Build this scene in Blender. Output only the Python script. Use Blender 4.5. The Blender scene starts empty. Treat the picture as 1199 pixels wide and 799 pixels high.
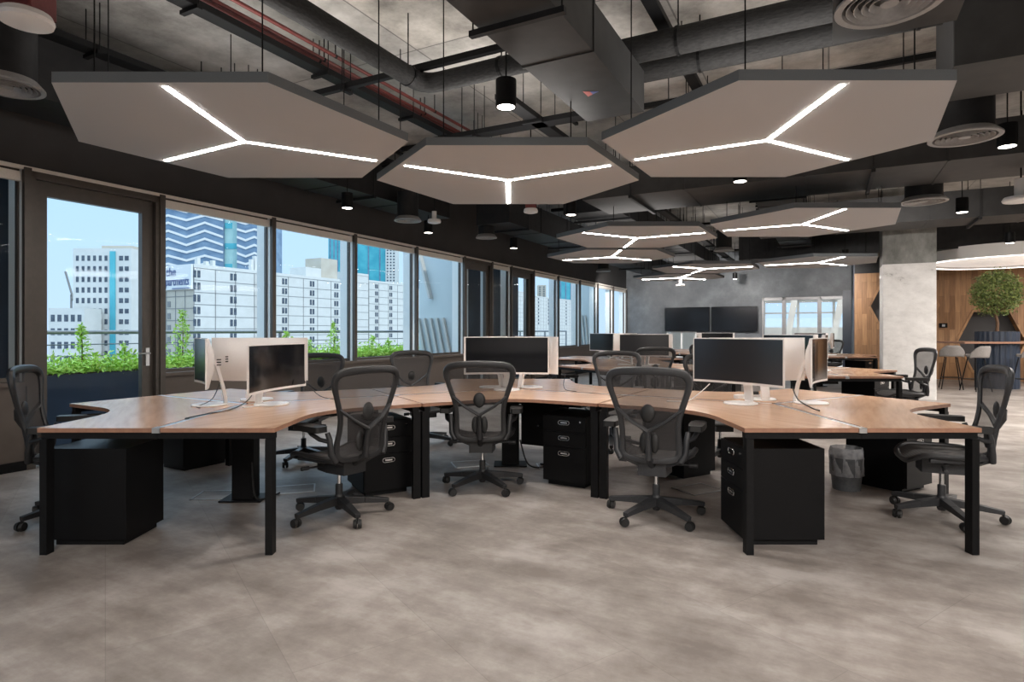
import bpy, math, random
from mathutils import Vector, Matrix
random.seed(7)
C = bpy.context.scene.collection
PI = math.pi
S3 = math.sqrt(3)/2

# ------------------------------------------------------------------ camera
CAMZ = 1.327
cam = bpy.data.cameras.new('camera'); camo = bpy.data.objects.new('camera', cam); C.objects.link(camo)
camo.location = (0, 0, CAMZ); camo.rotation_euler = (PI/2, 0, 0)
cam.sensor_width = 36; cam.lens = 702/1199*36; cam.shift_y = -12.5/1199
cam.clip_end = 1500
bpy.context.scene.camera = camo

# ------------------------------------------------------------------ world, sun, large lights, exposure
sc = bpy.context.scene
sc.view_settings.view_transform = 'Standard'; sc.view_settings.look = 'None'
sc.view_settings.gamma = 1; sc.view_settings.use_curve_mapping = False
sc.view_settings.exposure = 0.0
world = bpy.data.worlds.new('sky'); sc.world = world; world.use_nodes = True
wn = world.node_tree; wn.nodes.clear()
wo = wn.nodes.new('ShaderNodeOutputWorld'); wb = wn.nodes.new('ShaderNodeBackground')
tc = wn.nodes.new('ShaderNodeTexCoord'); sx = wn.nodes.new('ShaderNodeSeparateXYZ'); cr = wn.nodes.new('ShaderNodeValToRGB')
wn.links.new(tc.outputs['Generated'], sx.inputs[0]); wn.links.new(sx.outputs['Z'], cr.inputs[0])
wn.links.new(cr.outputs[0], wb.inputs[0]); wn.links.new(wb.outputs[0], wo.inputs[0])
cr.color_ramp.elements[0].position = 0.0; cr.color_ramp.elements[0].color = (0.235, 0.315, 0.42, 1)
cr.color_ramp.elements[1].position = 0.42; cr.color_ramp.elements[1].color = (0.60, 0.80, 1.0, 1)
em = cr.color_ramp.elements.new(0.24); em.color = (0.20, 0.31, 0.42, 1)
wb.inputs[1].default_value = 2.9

def light(name, kind, loc, energy, color=(1, 1, 1), rot=(0, 0, 0), **kw):
    l = bpy.data.lights.new(name, kind); l.energy = energy; l.color = color
    for k, v in kw.items(): setattr(l, k, v)
    o = bpy.data.objects.new(name, l); C.objects.link(o); o.location = loc; o.rotation_euler = rot
    return o
sd = Vector((-0.50, 0.28, -0.82))
light('sun', 'SUN', (0, 0, 60), 2.4, (1, 0.94, 0.86), sd.to_track_quat('-Z', 'Y').to_euler(), angle=0.01)
WARM = (1.0, 0.94, 0.89)
# unseen area lights added behind and beside the camera to brighten the room
light('room_fill', 'AREA', (-1.2, -1.4, 3.0), 230, WARM, (0, 0, 0), shape='RECTANGLE', size=3.0, size_y=2.0)
light('room_fill', 'AREA', (3.0, -1.0, 3.0), 400, WARM, (0, 0, 0), shape='RECTANGLE', size=3.0, size_y=2.0)
light('room_fill', 'AREA', (9.5, 7.0, 3.0), 650, WARM, (0, 0, 0), shape='RECTANGLE', size=3.0, size_y=3.0)

light('room_fill', 'AREA', (14.0, 10.5, 3.0), 500, WARM, (0, 0, 0), shape='RECTANGLE', size=3.0, size_y=3.0)
# added spots without fixtures, brightening the column, far plaster wall and oak wall
for sx_, sy_, tx_, ty_, e_ in ((5.0, 8.3, 7.6, 11.4, 260), (3.0, 18.6, 4.9, 22.0, 400), (6.0, 17.0, 7.0, 21.0, 500), (8.4, 15.6, 9.6, 19.6, 420), (9.6, 13.6, 11.6, 16.2, 420), (11.8, 12.6, 13.2, 15.4, 420)):
    dv = Vector((tx_-sx_, ty_-sy_, -1.25))
    light('wall_fill_spot', 'SPOT', (sx_, sy_, 3.0), e_, WARM, dv.to_track_quat('-Z', 'Y').to_euler(), spot_size=math.radians(95), spot_blend=.9, shadow_soft_size=.08)

# ------------------------------------------------------------------ helpers
TH = -math.radians(27.85)                                   # the room stands turned against the view
U = Vector((0.467, 0.884, 0)); V = Vector((0.884, -0.467, 0))
def RW(b, a, z=0): return V*b + U*a + Vector((0, 0, z))      # room coordinates: b across, a along the windows
def at(px, py, z):                                           # a point at height z seen at (px,py)
    Y = 702*(z-CAMZ)/(387-py); return Vector(((px-600)*Y/702, Y, z))
def room_ab(v): return (v.x*V.x+v.y*V.y, v.x*U.x+v.y*U.y)

class G:
    def __init__(s): s.v = []; s.f = []; s.m = []; s.cur = 0; s.M = Matrix.Identity(4)
    def add(s, vs, fs):
        n = len(s.v)
        s.v += [tuple(s.M @ Vector(p)) for p in vs]
        s.f += [tuple(n+i for i in f) for f in fs]; s.m += [s.cur]*len(fs); return s
    def box(s, x0, x1, y0, y1, z0, z1):
        return s.prism([(x0, y0), (x1, y0), (x1, y1), (x0, y1)], z0, z1)
    def prism(s, poly, z0, z1, side=None):
        n = len(poly); vs = [(x, y, z0) for x, y in poly]+[(x, y, z1) for x, y in poly]
        s.add(vs, [tuple(range(n-1, -1, -1)), tuple(range(n, 2*n))])
        k = s.cur
        if side is not None: s.cur = side
        s.add(vs, [(i, (i+1) % n, n+(i+1) % n, n+i) for i in range(n)])
        s.cur = k; return s
    def tube(s, path, r, n=10, closed=False, cap=True, flat=1.0, up=None):
        P = [Vector(p) for p in path]; N = len(P); R = r if isinstance(r, (list, tuple)) else [r]*N
        vs = []; fs = []; pu = None
        for i in range(N):
            if closed: t = P[(i+1) % N]-P[i-1]
            else: t = P[min(i+1, N-1)]-P[max(i-1, 0)]
            t.normalize()
            if up is not None: u = Vector(up)
            elif pu is None: u = Vector((0, 0, 1)) if abs(t.z) < .9 else Vector((0, 1, 0))
            else: u = pu
            u = u - t*u.dot(t)
            if u.length < 1e-6: u = Vector((1, 0, 0))
            u.normalize(); pu = u; w = t.cross(u)
            for k in range(n):
                a = 2*PI*k/n; vs.append(P[i]+(w*math.cos(a)+u*math.sin(a)*flat)*R[i])
        M = N if closed else N-1
        for i in range(M):
            for k in range(n):
                a = i*n+k; b = i*n+(k+1) % n; c = ((i+1) % N)*n
                fs.append((a, b, c+(k+1) % n, c+k))
        if cap and not closed:
            fs.append(tuple(range(n-1, -1, -1))); fs.append(tuple((N-1)*n+k for k in range(n)))
        return s.add(vs, fs)
    def bar(s, p0, p1, w0, h0, w1=None, h1=None):              # rectangular bar between two points
        w1 = w0 if w1 is None else w1; h1 = h0 if h1 is None else h1
        p0 = Vector(p0); p1 = Vector(p1); t = (p1-p0).normalized()
        u = Vector((0, 0, 1)) if abs(t.z) < .95 else Vector((0, 1, 0))
        u = (u-t*u.dot(t)).normalized(); w = t.cross(u); vs = []
        for p, a, b in ((p0, w0, h0), (p1, w1, h1)):
            for i, j in ((-1, -1), (1, -1), (1, 1), (-1, 1)): vs.append(p+w*i*a/2+u*j*b/2)
        return s.add(vs, [(3, 2, 1, 0), (4, 5, 6, 7), (0, 1, 5, 4), (1, 2, 6, 5), (2, 3, 7, 6), (3, 0, 4, 7)])
    def lathe(s, prof, n=24, c=(0, 0, 0), caps=True):
        vs = []; fs = []
        for r, z in prof:
            for k in range(n): a = 2*PI*k/n; vs.append((c[0]+r*math.cos(a), c[1]+r*math.sin(a), c[2]+z))
        for i in range(len(prof)-1):
            for k in range(n): fs.append((i*n+k, i*n+(k+1) % n, (i+1)*n+(k+1) % n, (i+1)*n+k))
        if caps:
            if prof[0][0] > 1e-5: fs.append(tuple(range(n-1, -1, -1)))
            if prof[-1][0] > 1e-5: fs.append(tuple((len(prof)-1)*n+k for k in range(n)))
        return s.add(vs, fs)
    def grid(s, fn, nu, nv, flip=False):
        vs = [fn(i/nu, j/nv) for i in range(nu+1) for j in range(nv+1)]; fs = []
        for i in range(nu):
            for j in range(nv):
                a = i*(nv+1)+j; q = (a, a+nv+1, a+nv+2, a+1); fs.append(q[::-1] if flip else q)
        return s.add(vs, fs)
    def build(s, name, mat, parent=None, smooth=False, loc=None, rz=0, bevel=0, solid=0):
        me = bpy.data.meshes.new(name); me.from_pydata(s.v, [], s.f)
        for m in (mat if isinstance(mat, (list, tuple)) else [mat]): me.materials.append(m)
        if any(s.m):
            for p, k in zip(me.polygons, s.m): p.material_index = k
        if smooth:
            for p in me.polygons: p.use_smooth = True
            try: me.set_sharp_from_angle(angle=math.radians(40))
            except Exception: pass
        me.update()
        o = bpy.data.objects.new(name, me); C.objects.link(o)
        if parent: o.parent = parent
        if loc is not None: o.location = loc
        o.rotation_euler = (0, 0, rz)
        if bevel:
            b = o.modifiers.new('bevel', 'BEVEL'); b.width = bevel; b.segments = 2; b.limit_method = 'ANGLE'
        if solid:
            b = o.modifiers.new('solid', 'SOLIDIFY'); b.thickness = solid
        return o

def thing(name, label, cat, loc=(0, 0, 0), rz=0, group=None):
    o = bpy.data.objects.new(name, None); C.objects.link(o); o.empty_display_size = .1
    o.location = loc; o.rotation_euler = (0, 0, rz); o['label'] = label; o['category'] = cat
    if group: o['group'] = group
    return o
def tag(o, label, cat, group=None, kind=None):
    o['label'] = label; o['category'] = cat
    if group: o['group'] = group
    if kind: o['kind'] = kind
    return o
def struct(o, label=None):
    o['kind'] = 'structure'
    if label: o['label'] = label
    return o
def kids(o): return [c for c in bpy.data.objects if c.parent == o]
def dup(root, loc, rz, label, group=None, tree=None):
    r = root.copy(); C.objects.link(r); r.location = loc; r.rotation_euler = (0, 0, rz); r['label'] = label
    if group: r['group'] = group
    elif 'group' in r: del r['group']
    for ch in kids(root):
        c = ch.copy(); C.objects.link(c); c.parent = r
        for g in kids(ch):
            d = g.copy(); C.objects.link(d); d.parent = c
    return r
def face_rz(d): return math.atan2(-d[0], d[1])               # local +Y turned to direction d

# ------------------------------------------------------------------ materials
def mat(name, col, rough=.5, metal=0, spec=.5, emit=None, es=0, alpha=1, noise=None, bump=None, coat=0):
    m = bpy.data.materials.new(name); m.use_nodes = True; nt = m.node_tree; b = nt.nodes['Principled BSDF']
    b.inputs['Base Color'].default_value = (*col, 1); b.inputs['Roughness'].default_value = rough
    b.inputs['Metallic'].default_value = metal; b.inputs['Specular IOR Level'].default_value = spec
    if coat: b.inputs['Coat Weight'].default_value = coat; b.inputs['Coat Roughness'].default_value = .05
    if emit: b.inputs['Emission Color'].default_value = (*emit, 1); b.inputs['Emission Strength'].default_value = es
    if alpha < 1: b.inputs['Alpha'].default_value = alpha
    if noise:                                                 # (scale, colour 2, stretch)
        tcn = nt.nodes.new('ShaderNodeTexCoord'); mp = nt.nodes.new('ShaderNodeMapping'); nz = nt.nodes.new('ShaderNodeTexNoise')
        rp = nt.nodes.new('ShaderNodeValToRGB'); sc_, c2, st = noise
        mp.inputs['Scale'].default_value = st; nz.inputs['Scale'].default_value = sc_; nz.inputs['Detail'].default_value = 5
        rp.color_ramp.elements[0].position = .35; rp.color_ramp.elements[1].position = .65
        rp.color_ramp.elements[0].color = (*col, 1); rp.color_ramp.elements[1].color = (*c2, 1)
        nt.links.new(tcn.outputs['Object'], mp.inputs[0]); nt.links.new(mp.outputs[0], nz.inputs[0])
        nt.links.new(nz.outputs[0], rp.inputs[0]); nt.links.new(rp.outputs[0], b.inputs['Base Color'])
        if bump:
            bp = nt.nodes.new('ShaderNodeBump'); bp.inputs['Strength'].default_value = bump; bp.inputs['Distance'].default_value = .01
            nt.links.new(nz.outputs[0], bp.inputs['Height']); nt.links.new(bp.outputs[0], b.inputs['Normal'])
    return m
one = (1, 1, 1)
M = {}
M['black_metal'] = mat('black powder coat', (.005, .005, .0055), .5, spec=.18, noise=(40, (.007, .007, .0075), one))
M['pedestal'] = mat('black pedestal steel', (.004, .004, .0045), .45, spec=.18, noise=(6, (.005, .005, .0055), one))
M['edge'] = mat('desk edge', (.30, .155, .10), .4, noise=(30, (.36, .19, .12), (1, 1, 1)))
M['alu'] = mat('aluminium', (.62, .63, .64), .3, .9, noise=(80, (.68, .69, .70), (1, 1, 1)))
M['chrome'] = mat('chrome', (.7, .7, .7), .12, 1, noise=(20, (.76, .76, .76), one))
M['white_plastic'] = mat('white plastic', (.86, .83, .81), .35, noise=(90, (.88, .85, .83), one))
M['screen'] = mat('dark screen', (.006, .007, .009), .13, spec=.6, noise=(5, (.008, .009, .012), one))
M['screen_satin'] = mat('dark satin screen', (.010, .012, .016), .28, spec=.9, noise=(5, (.012, .014, .018), one))
M['chair'] = mat('graphite nylon', (.013, .013, .014), .45, noise=(120, (.018, .018, .019), one))
M['chair_light'] = mat('carbon grey nylon', (.024, .025, .027), .45, noise=(120, (.032, .033, .036), one))
M['wheel'] = mat('caster rubber', (.008, .008, .008), .5, noise=(60, (.012, .012, .012), one))
M['panel'] = mat('acoustic felt', (.46, .465, .475), .95, spec=.1, noise=(180, (.49, .495, .505), one))
M['panel_edge'] = mat('acoustic felt edge', (.16, .175, .185), .95, spec=.1, noise=(180, (.18, .195, .205), one))
M['led'] = mat('led', (1, 1, 1), .5, emit=(1, .93, .87), es=75, noise=(5, (.98, .98, .98), one))
M['lamp'] = mat('lamp disc', (1, 1, 1), .5, emit=(1, .93, .84), es=14, noise=(5, (.98, .98, .98), one))
M['ring'] = mat('ring cove', (1, 1, 1), .5, emit=(1, .93, .87), es=3.0, noise=(5, (.98, .98, .98), one))
M['membrane'] = mat('luminous membrane', (.9, .88, .86), .6, emit=(1, .90, .83), es=.55, noise=(5, (.88, .86, .84), one))
M['duct'] = mat('dark painted duct', (.036, .036, .036), .55, spec=.3, noise=(6, (.046, .046, .046), one))
M['black_duct'] = mat('black painted steel', (.014, .014, .015), .55, spec=.25, noise=(9, (.020, .020, .021), one))
M['lagging'] = mat('wrapped pipe lagging', (.020, .020, .020), .75, spec=.25, noise=(25, (.034, .034, .034), (1, 1, 4)), bump=.6)
M['red'] = mat('red painted pipe', (.10, .018, .015), .45, noise=(30, (.13, .022, .018), one))
M['redbox'] = mat('red housing', (.13, .02, .02), .5, noise=(30, (.16, .03, .03), one))
M['vent'] = mat('grey diffuser', (.30, .295, .29), .4, noise=(50, (.34, .335, .33), one))
M['wall_dark'] = mat('dark wall paint', (.045, .044, .045), .7, noise=(3, (.052, .051, .052), one))
M['wall_taupe'] = mat('taupe panel', (.088, .070, .058), .6, noise=(8, (.098, .078, .065), one))
M['frame'] = mat('bronze window frame', (.075, .064, .055), .42, .2, noise=(20, (.085, .072, .062), one))
M['fin'] = mat('pale aluminium fin', (.80, .84, .85), .5, 0, noise=(4, (.84, .87, .88), one))
M['blind'] = mat('rolled blind', (.82, .77, .70), .8, noise=(60, (.86, .81, .75), one))
M['fin_dark'] = mat('blue grey wall', (.50, .57, .60), .6, noise=(2, (.54, .61, .64), one))
M['navy'] = mat('dark navy cladding', (.016, .026, .045), .4, noise=(3, (.022, .034, .058), one))
M['deck'] = mat('terrace paving', (.45, .46, .47), .7, noise=(4, (.55, .56, .57), one))
M['rail'] = mat('rail steel', (.16, .18, .20), .4, .5, noise=(30, (.2, .22, .24), one))
M['leaf'] = mat('fresh leaves', (.34, .60, .06), .5, noise=(6, (.58, .80, .16), one))
M['leaf_dark'] = mat('olive leaves', (.035, .075, .014), .5, noise=(14, (.26, .32, .09), one))
M['bark'] = mat('bark', (.10, .055, .03), .8, noise=(40, (.16, .09, .05), (1, 1, .3)), bump=.5)
M['soil'] = mat('soil', (.03, .02, .012), .9, noise=(40, (.05, .035, .02), one), bump=.8)
M['stool'] = mat('grey felt upholstery', (.24, .225, .21), .9, noise=(70, (.30, .28, .265), one))
M['black_leg'] = M['black_metal']
M['bag'] = mat('clear bin liner', (.45, .47, .50), .25, alpha=.75, noise=(30, (.60, .62, .65), one), bump=.3)
M['bin'] = mat('grey bin', (.12, .13, .14), .5, noise=(30, (.16, .17, .18), one))
M['white_wall'] = mat('white wall', (.75, .75, .74), .7, noise=(3, (.78, .78, .77), one))
M['grey_frame'] = mat('grey partition frame', (.22, .22, .225), .4, .3, noise=(30, (.25, .25, .255), one))
M['cable_black'] = mat('black cable', (.01, .01, .01), .5, noise=(50, (.02, .02, .02), one))
M['bldg_white'] = mat('white cladding', (.50, .50, .485), .6, noise=(.4, (.54, .54, .525), one))
M['bldg_beige'] = mat('beige concrete', (.40, .36, .30), .7, noise=(.4, (.45, .41, .35), one))
M['bldg_line'] = mat('joint grey', (.17, .17, .17), .7, noise=(2, (.20, .20, .20), one))
M['win_dark'] = mat('dark far window', (.04, .05, .07), .2, noise=(1, (.08, .10, .13), one))
M['glass_blue'] = mat('blue tower glass', (.10, .16, .25), .25, noise=(.15, (.17, .25, .35), (1, 1, 2)))
M['glass_teal'] = mat('teal tower glass', (.05, .30, .38), .2, noise=(.1, (.09, .40, .47), (1, 1, 1)))
M['glass_green'] = mat('green tower glass', (.25, .42, .42), .3, noise=(.15, (.33, .50, .50), one))
M['sign_blue'] = mat('sign lettering', (.03, .06, .18), .5, noise=(3, (.035, .065, .19), one))
M['sign_tan'] = mat('sign emblem', (.45, .36, .27), .5, noise=(3, (.5, .4, .3), one))
M['sign_white'] = mat('sign board', (.60, .60, .60), .5, noise=(3, (.62, .62, .62), one))
M['sticker_red'] = mat('sticker red', (.55, .12, .10), .5, noise=(30, (.6, .14, .12), one))
M['sticker_blue'] = mat('sticker blue', (.10, .14, .40), .5, noise=(30, (.12, .16, .44), one))
M['city'] = mat('city ground', (.20, .21, .20), .9, noise=(.05, (.30, .31, .30), one))

def node_mat(name):
    m = bpy.data.materials.new(name); m.use_nodes = True; nt = m.node_tree
    return m, nt, nt.nodes['Principled BSDF'], (lambda t, **k: mk(nt, t, k)), nt.links.new
def mk(nt, t, k):
    n = nt.nodes.new(t)
    for a, v in k.items():
        if a in n.inputs: n.inputs[a].default_value = v
        else: setattr(n, a, v)
    return n
def ramp(nt, stops):
    r = nt.nodes.new('ShaderNodeValToRGB'); e = r.color_ramp.elements
    e[0].position, e[0].color = stops[0][0], (*stops[0][1], 1); e[1].position, e[1].color = stops[-1][0], (*stops[-1][1], 1)
    for p, c in stops[1:-1]: q = e.new(p); q.color = (*c, 1)
    return r
# floor: concrete look vinyl tiles
m, nt, b, N, L = node_mat('stone vinyl floor')
t = N('ShaderNodeTexCoord'); mp = N('ShaderNodeMapping'); mp.inputs['Rotation'].default_value = (0, 0, math.radians(8)); mp.inputs['Scale'].default_value = (.55, 1.9, 1)
n1 = N('ShaderNodeTexNoise', Scale=1.5, Detail=8.0, Roughness=.68); L(t.outputs['Object'], mp.inputs[0]); L(mp.outputs[0], n1.inputs[0])
n2 = N('ShaderNodeTexNoise', Scale=2.6, Detail=7.0, Roughness=.7); L(t.outputs['Object'], n2.inputs[0])
mixf = N('ShaderNodeMath', operation='ADD'); L(n1.outputs[0], mixf.inputs[0]); L(n2.outputs[0], mixf.inputs[1])
hf = N('ShaderNodeMath', operation='MULTIPLY'); hf.inputs[1].default_value = .5; L(mixf.outputs[0], hf.inputs[0])
r1 = ramp(nt, [(.40, (.195, .168, .15)), (.50, (.29, .257, .232)), (.60, (.41, .378, .35))]); L(hf.outputs[0], r1.inputs[0])
mp2 = N('ShaderNodeMapping'); mp2.inputs['Rotation'].default_value = (0, 0, math.radians(28)); L(t.outputs['Object'], mp2.inputs[0])
br = N('ShaderNodeTexBrick', Scale=1.0); br.inputs['Mortar Size'].default_value = .0018; br.inputs['Brick Width'].default_value = 1.2; br.inputs['Row Height'].default_value = .6
br.inputs['Color1'].default_value = (.93, .93, .93, 1); br.inputs['Color2'].default_value = (1.06, 1.06, 1.06, 1); br.inputs['Mortar'].default_value = (.80, .80, .80, 1)
L(mp2.outputs[0], br.inputs[0]); mx = N('ShaderNodeMixRGB', blend_type='MULTIPLY'); mx.inputs[0].default_value = 1
L(r1.outputs[0], mx.inputs[1]); L(br.outputs[0], mx.inputs[2]); L(mx.outputs[0], b.inputs['Base Color'])
b.inputs['Roughness'].default_value = .42; b.inputs['Specular IOR Level'].default_value = .45
M['floor'] = m
# desktop wood
m, nt, b, N, L = node_mat('walnut desktop')
t = N('ShaderNodeTexCoord'); mp = N('ShaderNodeMapping'); mp.inputs['Scale'].default_value = (1.0, 9, 1); mp.inputs['Rotation'].default_value = (0, 0, math.radians(60))
n1 = N('ShaderNodeTexNoise', Scale=2.2, Detail=7.0, Roughness=.55, Distortion=.15); L(t.outputs['Object'], mp.inputs[0]); L(mp.outputs[0], n1.inputs[0])
r1 = ramp(nt, [(.30, (.45, .255, .15)), (.5, (.58, .355, .22)), (.72, (.66, .43, .28))]); L(n1.outputs[0], r1.inputs[0])
L(r1.outputs[0], b.inputs['Base Color']); b.inputs['Roughness'].default_value = .24
M['wood'] = m
# wall planks
m, nt, b, N, L = node_mat('oak wall blocks')
t = N('ShaderNodeTexCoord'); sp = N('ShaderNodeSeparateXYZ'); cb = N('ShaderNodeCombineXYZ'); L(t.outputs['Object'], sp.inputs[0])
L(sp.outputs['Z'], cb.inputs[0]); L(sp.outputs['X'], cb.inputs[1])
br = N('ShaderNodeTexBrick', Scale=1.0); br.inputs['Mortar Size'].default_value = .002; br.inputs['Brick Width'].default_value = .9; br.inputs['Row Height'].default_value = .12
br.inputs['Color1'].default_value = (.23, .115, .048, 1); br.inputs['Color2'].default_value = (.42, .235, .11, 1); br.inputs['Mortar'].default_value = (.12, .06, .03, 1)
L(cb.outputs[0], br.inputs[0]); mp = N('ShaderNodeMapping'); mp.inputs['Scale'].default_value = (14, 14, 1.2)
n1 = N('ShaderNodeTexNoise', Scale=2.0, Detail=6.0); L(t.outputs['Object'], mp.inputs[0]); L(mp.outputs[0], n1.inputs[0])
r1 = ramp(nt, [(.3, (.75, .75, .75)), (.7, (1.15, 1.12, 1.1))]); L(n1.outputs[0], r1.inputs[0])
mx = N('ShaderNodeMixRGB', blend_type='MULTIPLY'); mx.inputs[0].default_value = 1; L(br.outputs[0], mx.inputs[1]); L(r1.outputs[0], mx.inputs[2])
L(mx.outputs[0], b.inputs['Base Color']); b.inputs['Roughness'].default_value = .5
M['oak'] = m
# plaster, concrete
def blotch(name, stops, scale, rough, st=(1, 1, 1), bump=0, detail=10.0, joints=None):
    m, nt, b, N, L = node_mat(name)
    t = N('ShaderNodeTexCoord'); mp = N('ShaderNodeMapping'); mp.inputs['Scale'].default_value = st
    n1 = N('ShaderNodeTexNoise', Scale=scale, Detail=detail, Roughness=.7); L(t.outputs['Object'], mp.inputs[0]); L(mp.outputs[0], n1.inputs[0])
    r1 = ramp(nt, stops); L(n1.outputs[0], r1.inputs[0]); out = r1.outputs[0]
    if joints:
        br = N('ShaderNodeTexBrick', Scale=1.0); br.offset = 0.0; br.inputs['Mortar Size'].default_value = .008
        br.inputs['Brick Width'].default_value = joints[0]; br.inputs['Row Height'].default_value = joints[1]
        br.inputs['Color1'].default_value = (.85, .86, .87, 1); br.inputs['Color2'].default_value = (1.1, 1.07, 1.03, 1); br.inputs['Mortar'].default_value = (.35, .35, .35, 1)
        L(t.outputs['Object'], br.inputs[0]); mx = N('ShaderNodeMixRGB', blend_type='MULTIPLY'); mx.inputs[0].default_value = 1
        L(out, mx.inputs[1]); L(br.outputs[0], mx.inputs[2]); out = mx.outputs[0]
    L(out, b.inputs['Base Color']); b.inputs['Roughness'].default_value = rough
    if bump:
        bp = N('ShaderNodeBump', Strength=bump, Distance=.02); L(n1.outputs[0], bp.inputs['Height']); L(bp.outputs[0], b.inputs['Normal'])
    return m
M['plaster'] = blotch('grey trowelled plaster', [(.3, (.055, .063, .072)), (.5, (.10, .112, .125)), (.7, (.175, .195, .212))], .9, .5)
M['slab'] = blotch('raw concrete soffit', [(.32, (.15, .142, .132)), (.5, (.40, .385, .36)), (.66, (.62, .60, .57))], 1.1, .38, bump=.3, joints=(1.2, 2.4))
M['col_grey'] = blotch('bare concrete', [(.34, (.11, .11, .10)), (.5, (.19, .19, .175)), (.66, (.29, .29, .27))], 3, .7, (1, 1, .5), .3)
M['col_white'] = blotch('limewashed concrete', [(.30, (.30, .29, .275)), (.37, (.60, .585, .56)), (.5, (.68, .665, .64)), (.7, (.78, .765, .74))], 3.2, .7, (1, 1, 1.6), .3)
# chair mesh: woven, partly see-through
def weave(name, col, a):
    m, nt, b, N, L = node_mat(name)
    b.inputs['Base Color'].default_value = (*col, 1); b.inputs['Roughness'].default_value = .6
    tr = N('ShaderNodeBsdfTransparent'); ms = N('ShaderNodeMixShader'); t = N('ShaderNodeTexCoord')
    wv = N('ShaderNodeTexWave', Scale=60.0); wv.bands_direction = 'Z'; L(t.outputs['Object'], wv.inputs[0])
    mr = N('ShaderNodeMapRange'); mr.inputs[3].default_value = a-.12; mr.inputs[4].default_value = a+.12
    L(wv.outputs['Fac'], mr.inputs[0]); L(mr.outputs[0], ms.inputs[0]); L(tr.outputs[0], ms.inputs[1]); L(b.outputs[0], ms.inputs[2])
    L(ms.outputs[0], nt.nodes['Material Output'].inputs[0]); return m
M['mesh'] = weave('graphite woven mesh', (.040, .037, .037), .70)
M['mesh_dense'] = weave('graphite seat mesh', (.05, .047, .046), .9)
# clear glass as a thin pane
m, nt, b, N, L = node_mat('window glass')
tr = N('ShaderNodeBsdfTransparent'); tr.inputs[0].default_value = (.95, .97, .97, 1); gl = N('ShaderNodeBsdfGlossy'); gl.inputs['Roughness'].default_value = .01
lw = N('ShaderNodeLayerWeight', Blend=.5); pw = N('ShaderNodeMath', operation='POWER'); pw.inputs[1].default_value = 5; L(lw.outputs['Facing'], pw.inputs[0])
fr = N('ShaderNodeMath', operation='MULTIPLY_ADD'); fr.inputs[1].default_value = .22; fr.inputs[2].default_value = .004; L(pw.outputs[0], fr.inputs[0])
ms = N('ShaderNodeMixShader'); L(fr.outputs[0], ms.inputs[0]); L(tr.outputs[0], ms.inputs[1]); L(gl.outputs[0], ms.inputs[2])
L(ms.outputs[0], nt.nodes['Material Output'].inputs[0]); M['glass'] = m

# ------------------------------------------------------------------ structure
WB = -6.75; A0 = 4.18                                        # window wall plane, origin of the bays
def rbox(name, b0, b1, a0, a1, z0, z1, m, parent=None, bevel=0):
    cb, ca = (b0+b1)/2, (a0+a1)/2; g = G().box(b0-cb, b1-cb, a0-ca, a1-ca, 0, z1-z0)
    return g.build(name, m, parent, loc=RW(cb, ca, z0), rz=TH, bevel=bevel)
o = G().box(-6.95, 15.2, -7.2, 22.2, -.2, 0).build('floor', M['floor'], rz=TH); struct(o, 'taupe stone look vinyl floor')
o = G().box(-6.95, 15.2, -7.2, 22.2, 4.1, 4.35).build('ceiling', M['slab'], rz=TH); struct(o, 'raw concrete soffit with formwork joints')
struct(rbox('wall_left', WB-.12, WB, -7.2, 22.0, 2.87, 4.1, M['wall_dark']), 'dark header wall above the windows')
struct(rbox('wall_near', -6.87, 15.2, -7.2, -7.0, 0, 4.1, M['white_wall']))
struct(rbox('wall_right', 15.0, 15.2, -7.0, 22.2, 0, 4.1, M['white_wall']))
# sill wall beneath the windows
DOORS = [(-1.22, -.08), (6.45, 7.55), (8.55, 9.72)]
segs = [(-11.2, -1.30), (0, 6.42), (7.58, 8.52), (9.75, 17.82)]
for i, (s0, s1) in enumerate(segs):
    g = G(); c = A0+(s0+s1)/2; h = (s1-s0)/2
    g.box(-.14, 0, -h, h, 0, .80); g.box(-.16, .05, -h, h, .80, .84)
    o = g.build('wall_sill', M['wall_taupe'], loc=RW(WB, c, 0), rz=TH); struct(o, 'taupe panel wall below the windows')
    k = G().box(0, .02, -h, h, 0, .09).build('baseboard_left', M['black_metal'], loc=RW(WB, c, 0), rz=TH); struct(k)
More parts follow.
